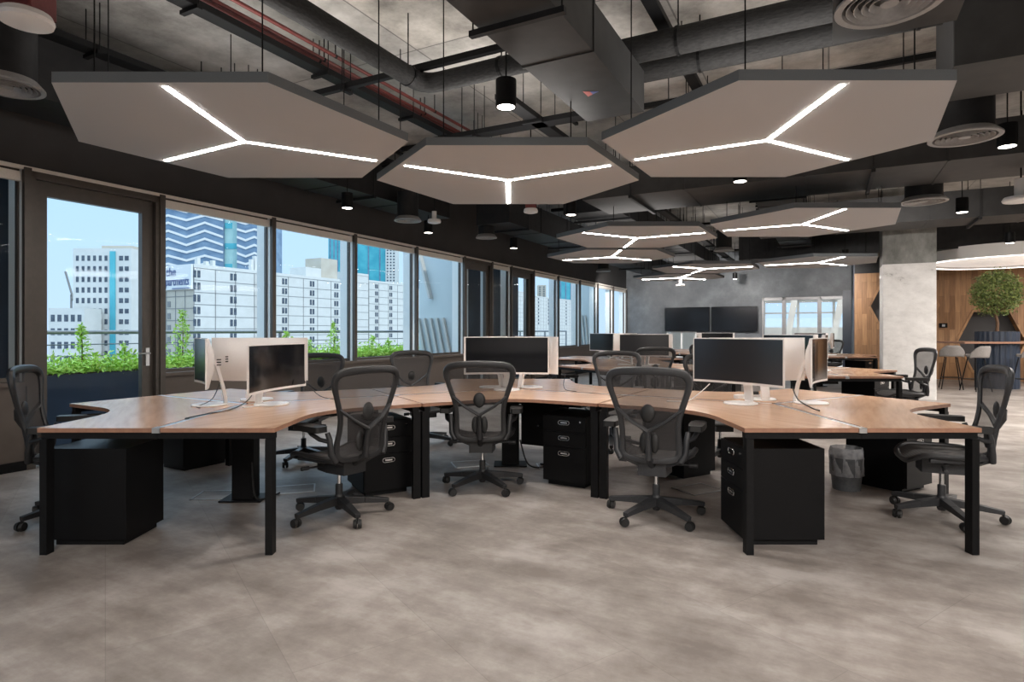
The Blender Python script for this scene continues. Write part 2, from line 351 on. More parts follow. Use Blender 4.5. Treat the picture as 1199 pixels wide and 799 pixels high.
# mullions
MU = [-9.4, -7.8, -6.2, -4.55, -2.95, -1.30, 0.0, 1.55, 3.15, 4.78, 6.42, 7.58, 8.52, 9.75, 11.35, 13.0, 14.6, 16.2, 17.75]
def is_door(s0, s1): return any(abs(s0-d[0]) < .2 and abs(s1-d[1]) < .2 for d in DOORS)
for i in range(len(MU)-1):
    s0, s1 = MU[i], MU[i+1]; c = (s0+s1)/2; h = (s1-s0)/2
    if is_door(s0, s1):
        w = thing('door_%d' % i, 'bronze framed glass terrace door', 'door', RW(WB, A0+c, 0), TH); w['kind'] = 'structure'
        g = G(); q = .12
        for y0, y1 in ((-h, -h+.07), (h-.07, h)): g.box(-.14, .03, y0, y1, 0, 2.87)
        g.box(-.14, .03, -h, h, 2.78, 2.87); g.build('door_frame', M['frame'], w)
        g = G(); g.box(-.10, -.03, -h+.07, -h+.07+q, .02, 2.78); g.box(-.10, -.03, h-.07-q, h-.07, .02, 2.78)
        g.box(-.10, -.03, -h+.07+q, h-.07-q, .02, .16); g.box(-.10, -.03, -h+.07+q, h-.07-q, 2.64, 2.78)
        lf = g.build('door_leaf', M['frame'], w)
        G().box(-.075, -.065, -h+.07+q, h-.07-q, .16, 2.64).build('pane', M['glass'], lf)
        g = G(); g.box(-.03, -.015, h-.07-.085, h-.07-.045, .93, 1.13); g.tube([(-.015, h-.135, 1.07), (.03, h-.135, 1.07), (.03, h-.27, 1.07)], .01, 8)
        g.build('door_handle', M['alu'], lf, True)
    else:
        w = thing('window_%d' % i, 'tall bronze framed window facing the terrace', 'window', RW(WB, A0+c, .84), TH); w['kind'] = 'structure'
        g = G(); H = 2.03
        g.box(-.10, -.05, -h+.03, -h+.045, 0, H); g.box(-.10, -.05, h-.045, h-.03, 0, H); g.box(-.10, -.05, -h+.03, h-.03, 0, .04); g.box(-.10, -.05, -h+.03, h-.03, H-.04, H)
        fr_ = g.build('window_frame', M['frame'], w)
        G().box(-.076, -.072, -h+.045, h-.045, .04, H-.04).build('pane', M['glass'], fr_)
        g = G(); g.box(-.045, .0, -h+.04, h-.04, H-.115, H-.04); g.box(-.05, .005, -h+.04, h-.04, H-.13, H-.115)
        g.build('roller_blind', M['blind'], w)
    # pale vertical fin outside at the far jamb
    o = rbox('trim_1', WB-.26, WB-.002, A0+s1-.03, A0+s1+.03, -.2, 3.0, M['fin']); o.name = 'trim_%d' % (i+1); struct(o, 'pale aluminium fin between windows')
    o = rbox('trim_2', WB, WB+.05, A0+s1-.03, A0+s1+.03, .84 if not is_door(s0, s1) else 0, 2.87, M['frame']); o.name = 'trim_%d' % (i+31); struct(o, 'bronze mullion')
o = rbox('trim_60', WB, WB+.035, -7, 22, 2.85, 2.885, M['blind']); struct(o, 'pale trim line along the window head')

# back wall with glazed openings
AB = 22.0
def pb(px, a): u = (px-600)/702; return a*(.884*u-.467)/(.884+.467*u)   # room coordinate b of a sight line at depth a
wx = [pb(893, AB), pb(990, AB)]; lo = [pb(781, AB), pb(816, AB)]
g = G()
g.box(WB-.1, lo[0], AB, AB+.2, 0, 4.1); g.box(lo[0], lo[1], AB, AB+.2, 1.3, 4.1); g.box(lo[0], lo[1], AB, AB+.2, 0, .35)
g.box(lo[1], wx[0], AB, AB+.2, 0, 4.1); g.box(wx[0], wx[1], AB, AB+.2, 2.43, 4.1); g.box(wx[1], .75, AB, AB+.2, 0, 4.1)
struct(g.build('wall_back', M['plaster'], rz=TH), 'grey trowelled plaster wall')
w = thing('window_40', 'grey framed glazed meeting room front', 'window', RW((wx[0]+wx[1])/2, AB, 0), TH); w['kind'] = 'structure'
c = (wx[0]+wx[1])/2; g = G(); xs = [pb(p, AB)-c for p in (893, 918.5, 960, 990)]
for k, x in enumerate(xs): g.box(x-(.0 if k == 0 else .06), x+(.0 if k == 3 else .06), -.05, .15, 0, 2.43)
g.box(xs[0], xs[3], -.05, .15, 2.33, 2.43); g.box(xs[0], xs[2], -.05, .15, 0, .25)
fr_ = g.build('window_frame', M['grey_frame'], w)
for k in range(3): G().box(xs[k]+.06, xs[k+1]-.06, .04, .05, .25 if k < 2 else 0, 2.33).build('pane', M['glass'], fr_)
w = thing('window_41', 'low glazed opening under the wall screens', 'window', RW((lo[0]+lo[1])/2, AB, .35), TH); w['kind'] = 'structure'
c = (lo[1]-lo[0])/2; g = G(); g.box(-c, c, .0, .15, 0, .05); g.box(-c, c, .0, .15, .9, .95); g.box(-c, -c+.05, 0, .15, 0, .95); g.box(c-.05, c, 0, .15, 0, .95); g.box(-.02, .02, 0, .15, 0, .95)
fr_ = g.build('window_frame', M['white_wall'], w); G().box(-c+.05, c-.05, .06, .07, .05, .9).build('pane', M['glass'], fr_)
# rooms behind the glazing: pale floor, side walls, glazed far side to the sky
g = G(); g.box(-6.2, 4.0, AB+.2, AB+5, -.2, 0); struct(g.build('floor_meeting', M['white_wall'], rz=TH))
g = G(); g.box(-6.2, 4.0, AB+.2, AB+5, 3.0, 3.1); struct(g.build('ceiling_meeting', M['white_wall'], rz=TH))
g = G(); g.box(-6.3, -6.2, AB+.2, AB+5, 0, 3); struct(g.build('wall_meeting_left', M['white_wall'], rz=TH))
g = G(); g.box(4.0, 4.1, AB+.2, AB+5, 0, 3); struct(g.build('wall_meeting_right', M['white_wall'], rz=TH))
g = G(); g.box(-6.2, 4.0, AB+4.9, AB+5, 0, 1.45)
for k in range(9): x = -6.2+k*1.275; g.box(x-.05, x+.05, AB+4.88, AB+5, .8, 3)
g.box(-6.2, 4, AB+4.88, AB+5, 2.0, 2.06); g.box(-6.2, 4, AB+4.88, AB+5, 2.45, 3.0)
struct(g.build('wall_meeting_far', M['white_wall'], rz=TH))
o = G().box(-9, 7, AB+9, AB+9.3, -.3, 1.9).build('wall_outside_far', M['white_wall'], rz=TH); struct(o, 'pale wall beyond the glazed room')
for k in range(4):
    x = -3.2+k*1.6; g = G().bar((x, 0, 0), (x+.5, 0, 3.0), .22, .22); o = g.build('trim_%d' % (70+k), M['white_wall'], loc=RW(0, AB+3.9, 0), rz=TH); struct(o, 'white raking strut in the glazed room')
light('meeting_room_lamp', 'AREA', RW(-1.0, AB+2.6, 2.95), 90, (1, .97, .93), (0, 0, TH), shape='RECTANGLE', size=6, size_y=2)

# oak wall with hexagonal niches
AW = 19.8
def hexa(cb, cz, hw, hh):                                    # flat top hexagon
    return [(cb-hw, cz), (cb-hw*.52, cz-hh), (cb+hw*.52, cz-hh), (cb+hw, cz), (cb+hw*.52, cz+hh), (cb-hw*.52, cz+hh)]
niches = []
for pl, pr, zc, hh in ((1017, 1101, 1.327+28*17.2/702, .86), (1119, 1205, 1.327-13*15.9/702, .84)):
    b0, b1 = pb(pl, AW), pb(pr, AW); niches.append(((b0+b1)/2, zc, (b1-b0)/2, hh))
WB0, WB1, WZ = pb(1001, AW), 14.9, 2.95
# wall face built as strips around the niches
g = G(); xs = [WB0]
for (cb, cz, hw, hh) in niches: xs += [cb-hw, cb-hw*.52, cb+hw*.52, cb+hw]
xs.append(WB1); xs = sorted(xs)
def edges(x):
    for (cb, cz, hw, hh) in niches:
        d = abs(x-cb)
        if d <= hw+1e-6:
            k = 1 if d <= hw*.52 else (hw-d)/(hw*.48); return cz-hh*k, cz+hh*k
    return None
T = .35
for i in range(len(xs)-1):
    x0, x1 = xs[i], xs[i+1]
    if x1-x0 < 1e-4: continue
    mid = edges((x0+x1)/2)
    if mid is None: g.box(x0, x1, 0, T, 0, WZ); continue
    e0 = edges(x0+1e-7) or edges(x0-1e-7); e1 = edges(x1-1e-7) or edges(x1+1e-7)
    for lo_, hi_ in (((0, 0), (max(e0[0], .01), max(e1[0], .01))), ((e0[1], e1[1]), (WZ, WZ))):
        vs = [(x0, 0, lo_[0]), (x1, 0, lo_[1]), (x1, 0, hi_[1]), (x0, 0, hi_[0]), (x0, T, lo_[0]), (x1, T, lo_[1]), (x1, T, hi_[1]), (x0, T, hi_[0])]
        g.add(vs, [(0, 1, 2, 3), (7, 6, 5, 4), (0, 4, 5, 1), (3, 2, 6, 7), (0, 3, 7, 4), (1, 5, 6, 2)])
struct(g.build('wall_oak', M['oak'], loc=RW(0, AW, 0), rz=TH), 'oak block wall with hexagonal niches')
struct(rbox('wall_niche_back', WB0, WB1, AW+T, AW+T+.05, 0, 4.1, M['wall_dark']))
struct(rbox('wall_oak_header', WB0, WB1, AW, AW+T, WZ, 4.1, M['black_duct']))
struct(rbox('wall_return', WB0-.02, WB0, AW-.0, AB, 0, 4.1, M['navy']))
struct(rbox('wall_return_face', pb(989, AB)-.05, WB0+.1, AB-.06, AB-.01, 0, 2.6, M['navy']))
for k, (cb, cz, hw, hh) in enumerate(niches):
    P = hexa(0, 0, hw, hh); Q = hexa(0, 0, hw-.06, hh-.055); g = G(); n = 6
    vs = [(x, -.02, z) for x, z in P]+[(x, -.02, z) for x, z in Q]+[(x, T, z) for x, z in P]+[(x, T, z) for x, z in Q]
    fs = []
    for i in range(n):
        j = (i+1) % n; fs += [(i, j, n+j, n+i), (n+i, n+j, 3*n+j, 3*n+i), (i, 2*n+i, 2*n+j, j)]
    g.add(vs, fs); struct(g.build('trim_%d' % (80+k), M['oak'], loc=RW(cb, AW, cz), rz=TH), 'oak surround of hexagonal niche')

# concrete column
cbx = (.94, .94+.87); ca = (13.83, 14.70)
w = thing('trim_90', 'concrete column, limewashed below and bare above', 'column', RW(sum(cbx)/2, sum(ca)/2, 0), TH); w['kind'] = 'structure'
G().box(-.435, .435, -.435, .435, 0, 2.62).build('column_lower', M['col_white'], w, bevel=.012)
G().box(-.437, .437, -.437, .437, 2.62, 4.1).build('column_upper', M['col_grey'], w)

# ------------------------------------------------------------------ terrace and city
OUT = -1
o = G().box(-9.6, -6.89, -4, 24, -.35, -.15).build('floor_terrace', M['deck'], rz=TH); struct(o)
PB0, PB1 = -8.95, -8.45
def leaf_cloud(g, n, fn, s, rnd):
    for _ in range(n):
        p = Vector(fn()); d = Vector((rnd.gauss(0, 1), rnd.gauss(0, 1), rnd.gauss(0, 1))).normalized()
        e = d.cross(Vector((rnd.gauss(0, 1), rnd.gauss(0, 1), rnd.gauss(0, 1)))).normalized(); k = s*rnd.uniform(.6, 1.3)
        g.add([p, p+d*k+e*k*.35, p+d*k*2, p+d*k-e*k*.35], [(0, 1, 2, 3)])
rn = random.Random(3)
for i, (a0, a1) in enumerate([(1.2, 4.6), (4.7, 8.1), (8.2, 10.7), (12.7, 16.2), (16.3, 18.6)]):
    c = (a0+a1)/2; h = (a1-a0)/2
    t = thing('planter', ['long navy planter behind the near terrace door and first window', 'long navy planter below the far apartment block sign side, second along the terrace', 'shorter navy planter beside the pale slanted screen', 'long navy planter beyond the dark terrace volume', 'navy planter farthest along the terrace'][i], 'planter', RW((PB0+PB1)/2, A0-3.4+c, -.15), TH, None)
    G().box(-.25, .25, -h, h, 0, .92).build('box', M['navy'], t, bevel=.01)
    G().box(-.22, .22, -h+.03, h-.03, .9, .93).build('soil', M['soil'], t)
    g = G(); leaf_cloud(g, int(1500*(a1-a0)), lambda: (rn.uniform(-.26, .26), rn.uniform(-h, h), .93+abs(rn.gauss(0, .085))), .040, rn)
    tag(g.build('hedge_leaves', M['leaf'], None, loc=RW((PB0+PB1)/2, A0-3.4+c, -.15), rz=TH), ['low bright green hedge growing in the planter behind the near glass door', 'low green hedge in the second planter from the left', 'low green hedge beside the pale slanted screen', 'low green hedge beyond the dark terrace volume', 'low green hedge farthest along the terrace'][i], 'hedge', None, 'stuff')
for i, (px, hh, w_) in enumerate([(96, .62, .08), (214, .88, .13), (146, .35, .10), (336, .52, .13), (391, .72, .12), (362, .35, .14), (436, .45, .13), (455, .35, .12)]):
    u = (px-600)/702; b_ = (PB0+PB1)/2; a_ = b_*(.884+.467*u)/(.884*u-.467)
    t = thing('young_shrub', ['slim upright shrub seen through the terrace door', 'tallest shrub, pyramid shaped, below the apartment sign', 'short shrub at the door handle side', 'loose leafy stems in the second window, left side', 'leafy stems by the fin, right of the second window', 'low leafy shrub in the middle of the second window', 'leafy shrub in the middle of the third window', 'low shrub at the right of the third window'][i], 'shrub', RW(b_, a_, .77), 0, 'shrubs rising from the terrace planters')
    g = G(); leaf_cloud(g, int(500*hh), lambda: (lambda z: (rn.gauss(0, w_*(1.05-z/hh)), rn.gauss(0, w_*(1.05-z/hh)), z))(rn.uniform(0.02, hh)), .032, rn)
    g.build('foliage', M['leaf'], t); G().tube([(0, 0, 0), (.01, 0, hh*.5), (0, 0, hh*.95)], [.012, .008, .003], 6).build('stem', M['bark'], t)
t = thing('terrace_railing', 'steel terrace railing with thin horizontal bars behind the planters', 'railing', RW(-9.2, 10, -.15), TH)
g = G(); g.tube([(0, -12, 1.45), (0, 12, 1.45)], .028, 8); g.build('top_rail', M['rail'], t)
for z in (1.28, 1.12, .96): G().tube([(0, -12, z), (0, 12, z)], .009, 6).build('rail_bar', M['rail'], t)
for k in range(13): G().box(-.02, .02, -12+k*2-.02, -12+k*2+.02, 0, 1.45).build('post', M['rail'], t)
# terrace volumes beside the doors
t = thing('terrace_screen', 'pale blue grey terrace wall with slanted white bars shaped as sunlight stripes, beyond the third window', 'screen wall', RW(WB-.95, A0+7.0, -.15), TH)
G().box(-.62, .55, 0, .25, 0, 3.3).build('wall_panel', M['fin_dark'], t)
for k in range(5):  # white bars modelled in place of slanting stripes of sunlight
    G().bar((-.60+k*.17, -.05, 1.75), (-.25+k*.17, -.05, .2), .05, .07).build('sun_stripe', M['bldg_white'], t)
G().bar((-.55, -.05, 3.2), (-.25, -.05, 2.2), .05, .15).build('sun_stripe', M['bldg_white'], t)
t = thing('terrace_screen', 'farther pale terrace wall with slanted white bars shaped as sunlight stripes, near the end of the windows', 'screen wall', RW(WB-.95, A0+15.2, -.15), TH)
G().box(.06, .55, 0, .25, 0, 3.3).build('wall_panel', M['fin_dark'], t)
for k in range(3): G().bar((.08+k*.12, -.05, 2.0), (.26+k*.12, -.05, .2), .04, .06).build('sun_stripe', M['bldg_white'], t)  # sunlight stripes built as bars here too
tag(rbox('terrace_volume', WB-.75, WB-.5, A0+7.3, A0+9.9, -.15, 3.3, M['navy']), 'dark navy clad terrace volume behind the middle door', 'cladding')
tag(rbox('terrace_volume', WB-.50, WB-.34, A0-4.6, A0-1.12, -.15, 3.3, M['navy']), 'dark navy cladding outside the leftmost window', 'cladding')

# city blocks: local frame x along the front, y away from the viewer
def xz(px, Y): return (px-600)*Y/702
def zz(py, Y): return CAMZ+(387-py)*Y/702
GZ = -70
def grid_front(par, x0, x1, z0, z1, nx, nz, name, m, fw=.55, fh=.55, y=-.06, off=0):
    # all windows of one floor belong to one part each
    for j in range(nz):
        g = G()
        for i in range(nx):
            cx = x0+(i+.5)*(x1-x0)/nx; cz = z0+(j+.5)*(z1-z0)/nz; w = fw*(x1-x0)/nx/2; h = fh*(z1-z0)/nz/2
            g.box(cx-w, cx+w, y, y+.3, cz-h, cz+h)
        g.build(name, m, par)
# white tower in the door
Y = 200
t = thing('apartment_tower', 'tall white apartment tower with a blue glass strip, seen through the terrace door', 'building', (xz(120, Y), Y, GZ), 0)
hw = (xz(156, Y)-xz(88, Y))/2; H = zz(291, Y)-GZ; x0 = -hw
G().box(x0, hw, 0, 14, 0, H).build('wall', M['bldg_white'], t)
G().box(-1.5, hw-1, 2, 12, H, H+1.2).build('roof_parapet', M['bldg_beige'], t)
G().box(xz(130, Y)-xz(120, Y), xz(136, Y)-xz(120, Y), -.5, .5, 2, H-1).build('glass_strip', M['glass_teal'], t)
grid_front(t, x0+.5, xz(128, Y)-xz(120, Y), 30, H-1.5, 6, 19, 'window_band', M['win_dark'], .5, .5)
grid_front(t, xz(139, Y)-xz(120, Y), hw-.5, 30, H-1.5, 2, 19, 'window_band', M['win_dark'], .7, .45)
Y = 190
t = thing('apartment_block', 'lower white block left of the tower with a grid of small windows', 'building', (xz(78, Y), Y, GZ), 0)
hw = (xz(97, Y)-xz(55, Y))/2; H = zz(361, Y)-GZ
G().box(-hw, hw, 0, 8, 0, H).build('wall', M['bldg_white'], t)
grid_front(t, -hw+.4, hw-.4, 30, H-1, 5, 11, 'window_band', M['win_dark'], .6, .5)
Y = 260
t = thing('tower_crane', 'thin tower crane left of the white tower', 'crane', (xz(84, Y), Y, GZ), 0)
g = G().bar((0, 0, 0), (0, 0, zz(345, Y)-GZ), .6, .6).build('mast', M['bldg_line'], t)
G().bar((1, 0, zz(352, Y)-GZ), (-2.6, 0, zz(318, Y)-GZ), .6, .6).build('jib', M['bldg_line'], t)
# sign block and its row: faces stand parallel to our facade
def block(px0, px1, Y0, ytop, label, bays, left=0, sign=False, tone='bldg_white'):
    u0 = (px0-600)/702; p0 = Vector((u0*Y0, Y0, 0)); u1 = (px1-600)/702
    # p0 + s*U on the sight line px1
    s = (u1*p0.y-p0.x)/(U.x-u1*U.y)
    t = thing('apartment_block', label, 'building', (p0.x, p0.y, GZ), math.radians(90)+TH)
    H = zz(ytop, Y0)-GZ                                      # local +x runs along U, local -y faces us
    G().box(0, s, 0, max(left, 12), 0, H).build('wall', M[tone], t)
    fl = 2.85; n = min(24, int((H-.8)//fl))
    g = G()
    for k in range(n): g.box(-.02, s, -.06, .0, H-.9-k*fl-.06, H-.9-k*fl+.06)
    nb = max(2, int(s/5.4))
    for k in range(nb+1): g.box(k*s/nb-.09, k*s/nb+.09, -.06, 0, 0, H-.9)
    g.build('panel_joint', M['bldg_line'], t)
    for fx in bays:
        for k in range(min(n, 8)):
            z = H-.9-(k+.5)*fl; g = G()
            for dx in (-.85, .2): g.box(fx*s+dx, fx*s+dx+.7, -.12, .0, z-.8, z+.85)
            g.build('window_pair', M['win_dark'], t)
    return t, s, H
t, s, H = block(227.5, 319, 140, 309, 'white panelled apartment block carrying a sign, in the first window', [.03, .47], 20)
# projecting stair column with balconies
g = G(); g.box(.80*s, .95*s, -1.0, 0, 0, H-1); g.build('balcony_tower', M['bldg_white'], t)
for k in range(10):
    z = H-2.2-(k+.5)*2.85
    G().box(.815*s, .935*s, -1.1, -.9, z-.8, z+.7).build('balcony_window', M['glass_blue'], t)
    G().box(.795*s, .955*s, -1.9, -1.0, z-1.35, z-.85).build('balcony_slab', M['bldg_white'], t)
for k, (fx, hh) in enumerate([(.1, 1.8), (.2, 1.2), (.28, 1.6), (.78, 3), (.83, 4), (.88, 3)]): G().box(fx*s, fx*s+.8, 2, 3, H, H+hh).build('roof_vent', M['bldg_white'], t)
G().box(-.08, -.01, 0, 20, 0, H-6.0).build('side_wall', M['bldg_beige'], t)
g = G()
for k in range(5): g.box(-.16, -.08, 3+k*3.6, 3.2+k*3.6, 0, H-6.2)
for k in range(12): g.box(-.16, -.08, 0, 19.8, H-7.6-k*2.85, H-7.45-k*2.85)
g.build('side_joint', M['bldg_line'], t)
g = G()
for k in range(12): g.box(-.2, -.1, 8.6, 9.8, H-10-k*2.85, H-8.6-k*2.85)
g.build('side_window', M['bldg_line'], t)
sg = G().box(-.7, -.2, .0, 19.6, H-5.9, H-.1).build('sign_board', M['sign_white'], t)
def text(body, size, loc, rot, m, parent, name='lettering', sx_=1):
    cu = bpy.data.curves.new(name, 'FONT'); cu.body = body; cu.size = size; cu.extrude = .04; cu.align_x = 'CENTER'; cu.shear = .15; cu.offset = .012
    cu.materials.append(m); tmp = bpy.data.objects.new(name, cu); C.objects.link(tmp); bpy.context.view_layer.update()
    me = bpy.data.meshes.new_from_object(tmp); bpy.data.objects.remove(tmp); o = bpy.data.objects.new(name, me); C.objects.link(o); o.parent = parent; o.location = loc; o.rotation_euler = rot; o.scale = (sx_, 1, 1)
    return o
text('the', 2.9, (-.76, 7.6, H-2.6), (PI/2, 0, -PI/2), M['sign_blue'], sg)
text('Apartments', 2.9, (-.76, 5.9, H-4.9), (PI/2, 0, -PI/2), M['sign_blue'], sg, sx_=.74)
G().box(-.80, -.72, .8, 7.0, H-5.75, H-5.55).build('underline', M['sign_blue'], sg)
g = G(); g.M = Matrix.Translation((-.72, 14.2, H-3.0)) @ Matrix.Rotation(-PI/2, 4, 'Y'); g.lathe([(2.5, 0), (2.5, .10)], 24); g.build('emblem', M['sign_tan'], sg)
g = G(); g.M = Matrix.Translation((-.74, 13.6, H-3.0)) @ Matrix.Rotation(-PI/2, 4, 'Y'); g.lathe([(1.8, .09), (1.8, .16)], 24); g.build('emblem_inner', M['sign_white'], sg)
t, s, H = block(319.5, 403, 172, 319, 'white panelled apartment block filling the second window', [.15, .52, .88], 12)
G().box(.5*s, .72*s, 2, 9, H, H+3).build('roof_house', M['bldg_white'], t); G().box(.72*s, .97*s, 2, 9, H, H+6.5).build('roof_house', M['bldg_beige'], t)
t, s, H = block(404, 432, 226, 318, 'white block with a stepped roof, left half of the third window', [.3], 12)
t, s, H = block(432.5, 486, 240, 328, 'white apartment block with balconies, right half of the third window', [.15, .45, .8], 12)
t, s, H = block(489, 560, 300, 338, 'long pale apartment block beyond the fourth window', [.1, .3, .5, .7, .9], 12)
t, s, H = block(561, 622, 370, 335, 'pale apartment block with balconies behind the screen monitors, in the middle windows', [.1, .25, .4, .55, .7, .85], 12)
t, s, H = block(623, 690, 480, 346, 'distant white apartment block in the far windows', [.1, .25, .4, .55, .7, .85], 12)
# zigzag tower
Y = 320
def zig(px0, px1, label, amp, period, ph, ytop, m='glass_blue'):
    X0, X1 = xz(px0, Y), xz(px1, Y); c = (X0+X1)/2; h = (X1-X0)/2; H = zz(ytop, Y)-GZ
    t = thing('office_tower', label, 'building', (c, Y, GZ), 0)
    G().box(-h, h, 0, 14, 0, H).build('glass_wall', M[m], t)
    n = min(34, int((H-60)/4.3))
    for k in range(n):
        z = H-4.3*(k+.5); pts = []; N_ = max(2, int(2*h/(period/2)))
        for i in range(N_+1): x = -h+2*h*i/N_; pts.append((x, z+(amp if (i+ph) % 2 else -amp)*(1 if (k//3) % 2 else .75)))
        g = G(); vs = []; fs = []
        for x, zc in pts: vs += [(x, -.25, zc-.62), (x, -.25, zc+.62), (x, .05, zc+.62), (x, .05, zc-.62)]
        for i in range(len(pts)-1):
            a = i*4
            for q in range(4): fs.append((a+q, a+(q+1) % 4, a+4+(q+1) % 4, a+4+q))
        g.add(vs, fs).build('zigzag_band', M['sign_white'], t)
    return t
zig(176, 262, 'tall blue glass tower with white zigzag bands above the sign', 1.7, 19.0, 0, 175)
zig(278, 319, 'right wing of the blue tower with white wavy bands beside the green glass shaft', .9, 9.0, 1, 190)
t = thing('glass_shaft', 'pale green glass lift shaft between two banded tower wings', 'building', (xz(270, Y), Y+1.5, GZ), 0)
G().box(-3.6, 3.6, 0, 12, 0, zz(190, Y)-GZ).build('shaft_wall', M['glass_green'], t)
for k, z in enumerate((104, 115, 126, 138)): G().prism([(-3.5, -.15), (3.5 if k % 2 else .5, -.15), (3.5 if k % 2 else .5, 0), (-3.5, 0)], z, z+3).build('green_panel', M['glass_teal'], t)
Y = 520
def tower(px0, px1, ytop, label, m, vert=0, grid=None, Y=520):
    X0, X1 = xz(px0, Y), xz(px1, Y); c = (X0+X1)/2; h = (X1-X0)/2; H = zz(ytop, Y)-GZ
    t = thing('office_tower', label, 'building', (c, Y, GZ), 0)
    G().box(-h, h, 0, 14, 0, H).build('tower_wall', M[m], t)
    for i in range(vert): x = -h+(i+.5)*2*h/vert; G().box(x-.5, x+.5, -.4, 0, 0, H).build('vertical_fin', M['glass_blue'], t)
    if grid: grid_front(t, -h+.3, h-.3, 100, H-1, grid[0], grid[1], 'window_band', M['win_dark'], .5, .5)
tower(385, 407, 258, 'teal glass tower with vertical fins, upper right of the second window', 'glass_teal', 5)
tower(412, 452, 262, 'broad teal glass tower in the third window', 'glass_teal', 3)
tower(452, 464, 276, 'slim white tower with small windows right of the teal tower', 'bldg_white', 0, (3, 20), 518)
tower(488, 494, 285, 'slim tower edge behind the fourth window', 'glass_teal', 1, None, 530)
tower(576, 591, 300, 'beige tower in the narrow window left of the far door', 'bldg_beige', 0, (3, 16), 518)
tower(598, 606, 312, 'blue striped tower behind the far terrace door', 'glass_blue', 2, None, 560)
tower(654, 672, 322, 'far teal tower in the distant windows', 'glass_teal', 3, None, 620)
tower(630, 640, 334, 'small grey distant tower above the white block', 'bldg_beige', 0, (2, 10), 600)
o = G().box(-600, 400, 40, 900, GZ-.5, GZ).build('city_ground', M['city']); struct(o)

# ------------------------------------------------------------------ hexagonal light panels
PH = 1.478+CAMZ
def make_panel(kind, R=1.29):
    t = thing('hexagon_light_panel', '', 'ceiling light')
    P = [(R*math.cos(math.radians(60*i)), R*math.sin(math.radians(60*i))) for i in range(6)]
    bd = G().prism(P, 0, .065, side=1).build('panel_body', [M['panel'], M['panel_edge']], t, bevel=.004)
    arms = [(0, -1), (S3, .5), (-S3, .5)] if kind == 1 else [(0, 1), (S3, -.5), (-S3, -.5)]
    g = G()
    for dx, dy in arms:
        nx, ny = -dy*.016, dx*.016; L_ = 1.06
        g.prism([(-nx, -ny), (dx*L_-nx, dy*L_-ny), (dx*L_+nx, dy*L_+ny), (nx, ny)], -.004, .002)
    g.build('light_strip', M['led'], t)
    g = G()
    for i in range(6): x, y = P[i]; G().tube([(x*.82, y*.82, .065), (x*.82, y*.82, 4.095-PH)], .005, 6).build('hanger_rod', M['black_metal'], t)
    return t
pl = [(1, -2.10, 4.69, 'large hexagonal grey panel with glowing Y strip, front left by the windows'),
      (1, 1.985, 4.66, 'large hexagonal grey panel with glowing Y strip, front right'),
      (3, -.04, 5.90, 'hexagonal light panel hanging in the middle between the two front ones'),
      (3, 2.0, 9.6, 'hexagonal light panel, fourth back, left of the column row and above the second desk group'),
      (1, 2.0, 12.1, 'hexagonal light panel directly behind the one whose Y points away, left side'),
      (1, 4.05, 8.35, 'hexagonal light panel behind the front right one, left of the concrete column'),
      (1, 6.67, 13.1, 'far right hexagonal light panel touching the concrete column'),
      (3, 4.65, 14.4, 'far hexagonal light panel above the wall screens, second from the back'),
      (1, 4.7, 16.9, 'farthest and smallest hexagonal light panel near the plaster wall')]
pr = {}
for i, (k, x, y, lab) in enumerate(pl):
    if k not in pr: o = pr[k] = make_panel(k)
    else: o = dup(pr[k], (0, 0, 0), 0, lab)
    o.location = (x, y, PH); o['label'] = lab; o['group'] = 'hexagonal light panels over the desks'
    if i not in (5, 6): light('soffit_fill', 'AREA', (x, y, PH+.10), 30 if i < 3 else 12, WARM, (PI, 0, 0), shape='DISK', size=1.6)  # area light added on top of the panel to brighten the soffit

# glowing oval ring above the bar table
t = thing('ring_ceiling_light', 'big round glowing white ceiling ring above the olive tree', 'ceiling light', (11.25, 13.6, 2.88), 0)
G().lathe([(1.70, .26), (1.70, 0), (1.66, -.01), (1.42, -.01), (1.42, .04)], 72, caps=False).build('ring_shell', M['white_wall'], t, True)
G().lathe([(1.42, .03), (.001, .03)], 72, caps=False).build('light_membrane', M['membrane'], t)
G().lathe([(1.655, -.014), (1.50, -.014)], 72, caps=False).build('glow_band', M['ring'], t, True)
for k in range(4): a = k*PI/2+.4; G().tube([(1.5*math.cos(a), 1.5*math.sin(a), .1), (1.5*math.cos(a), 1.5*math.sin(a), 1.22)], .006, 6).build('hanger_rod', M['black_metal'], t)

# ------------------------------------------------------------------ ceiling services
def run_u(name, label, cat, b0, b1, a0, a1, z0, z1, m, extra=None):
    t = thing(name, label, cat, RW((b0+b1)/2, (a0+a1)/2, z0), TH); hb = (b1-b0)/2; ha = (a1-a0)/2; h = z1-z0
    G().box(-hb, hb, -ha, ha, 0, h).build('duct_body', m, t, bevel=.006)
    n = max(1, int(max(2*ha, 2*hb)/1.25)); along = ha >= hb
    for k in range(1, n):
        g = G(); q = -max(ha, hb)+k*2*max(ha, hb)/n
        if along: g.box(-hb-.010, hb+.010, q-.012, q+.012, -.008, h+.010)
        else: g.box(q-.012, q+.012, -ha-.010, ha+.010, -.008, h+.010)
        g.build('flange', m, t)
    for k in range(1, n+1, 2):                                   # hangers: rods and a strut under the duct
        q = -max(ha, hb)+(k-.5)*2*max(ha, hb)/n; g = G(); w_ = (hb if along else ha)+.06
        if along: g.box(-w_, w_, q-.02, q+.02, -.05, -.012)
        else: g.box(q-.02, q+.02, -w_, w_, -.05, -.012)
        for s_ in (-1, 1):
            p = (s_*(w_-.02), q) if along else (q, s_*(w_-.02)); g.tube([(*p, -.05), (*p, 4.095-z0)], .006, 6)
        g.build('hanger', M['black_duct'], t)
    return t
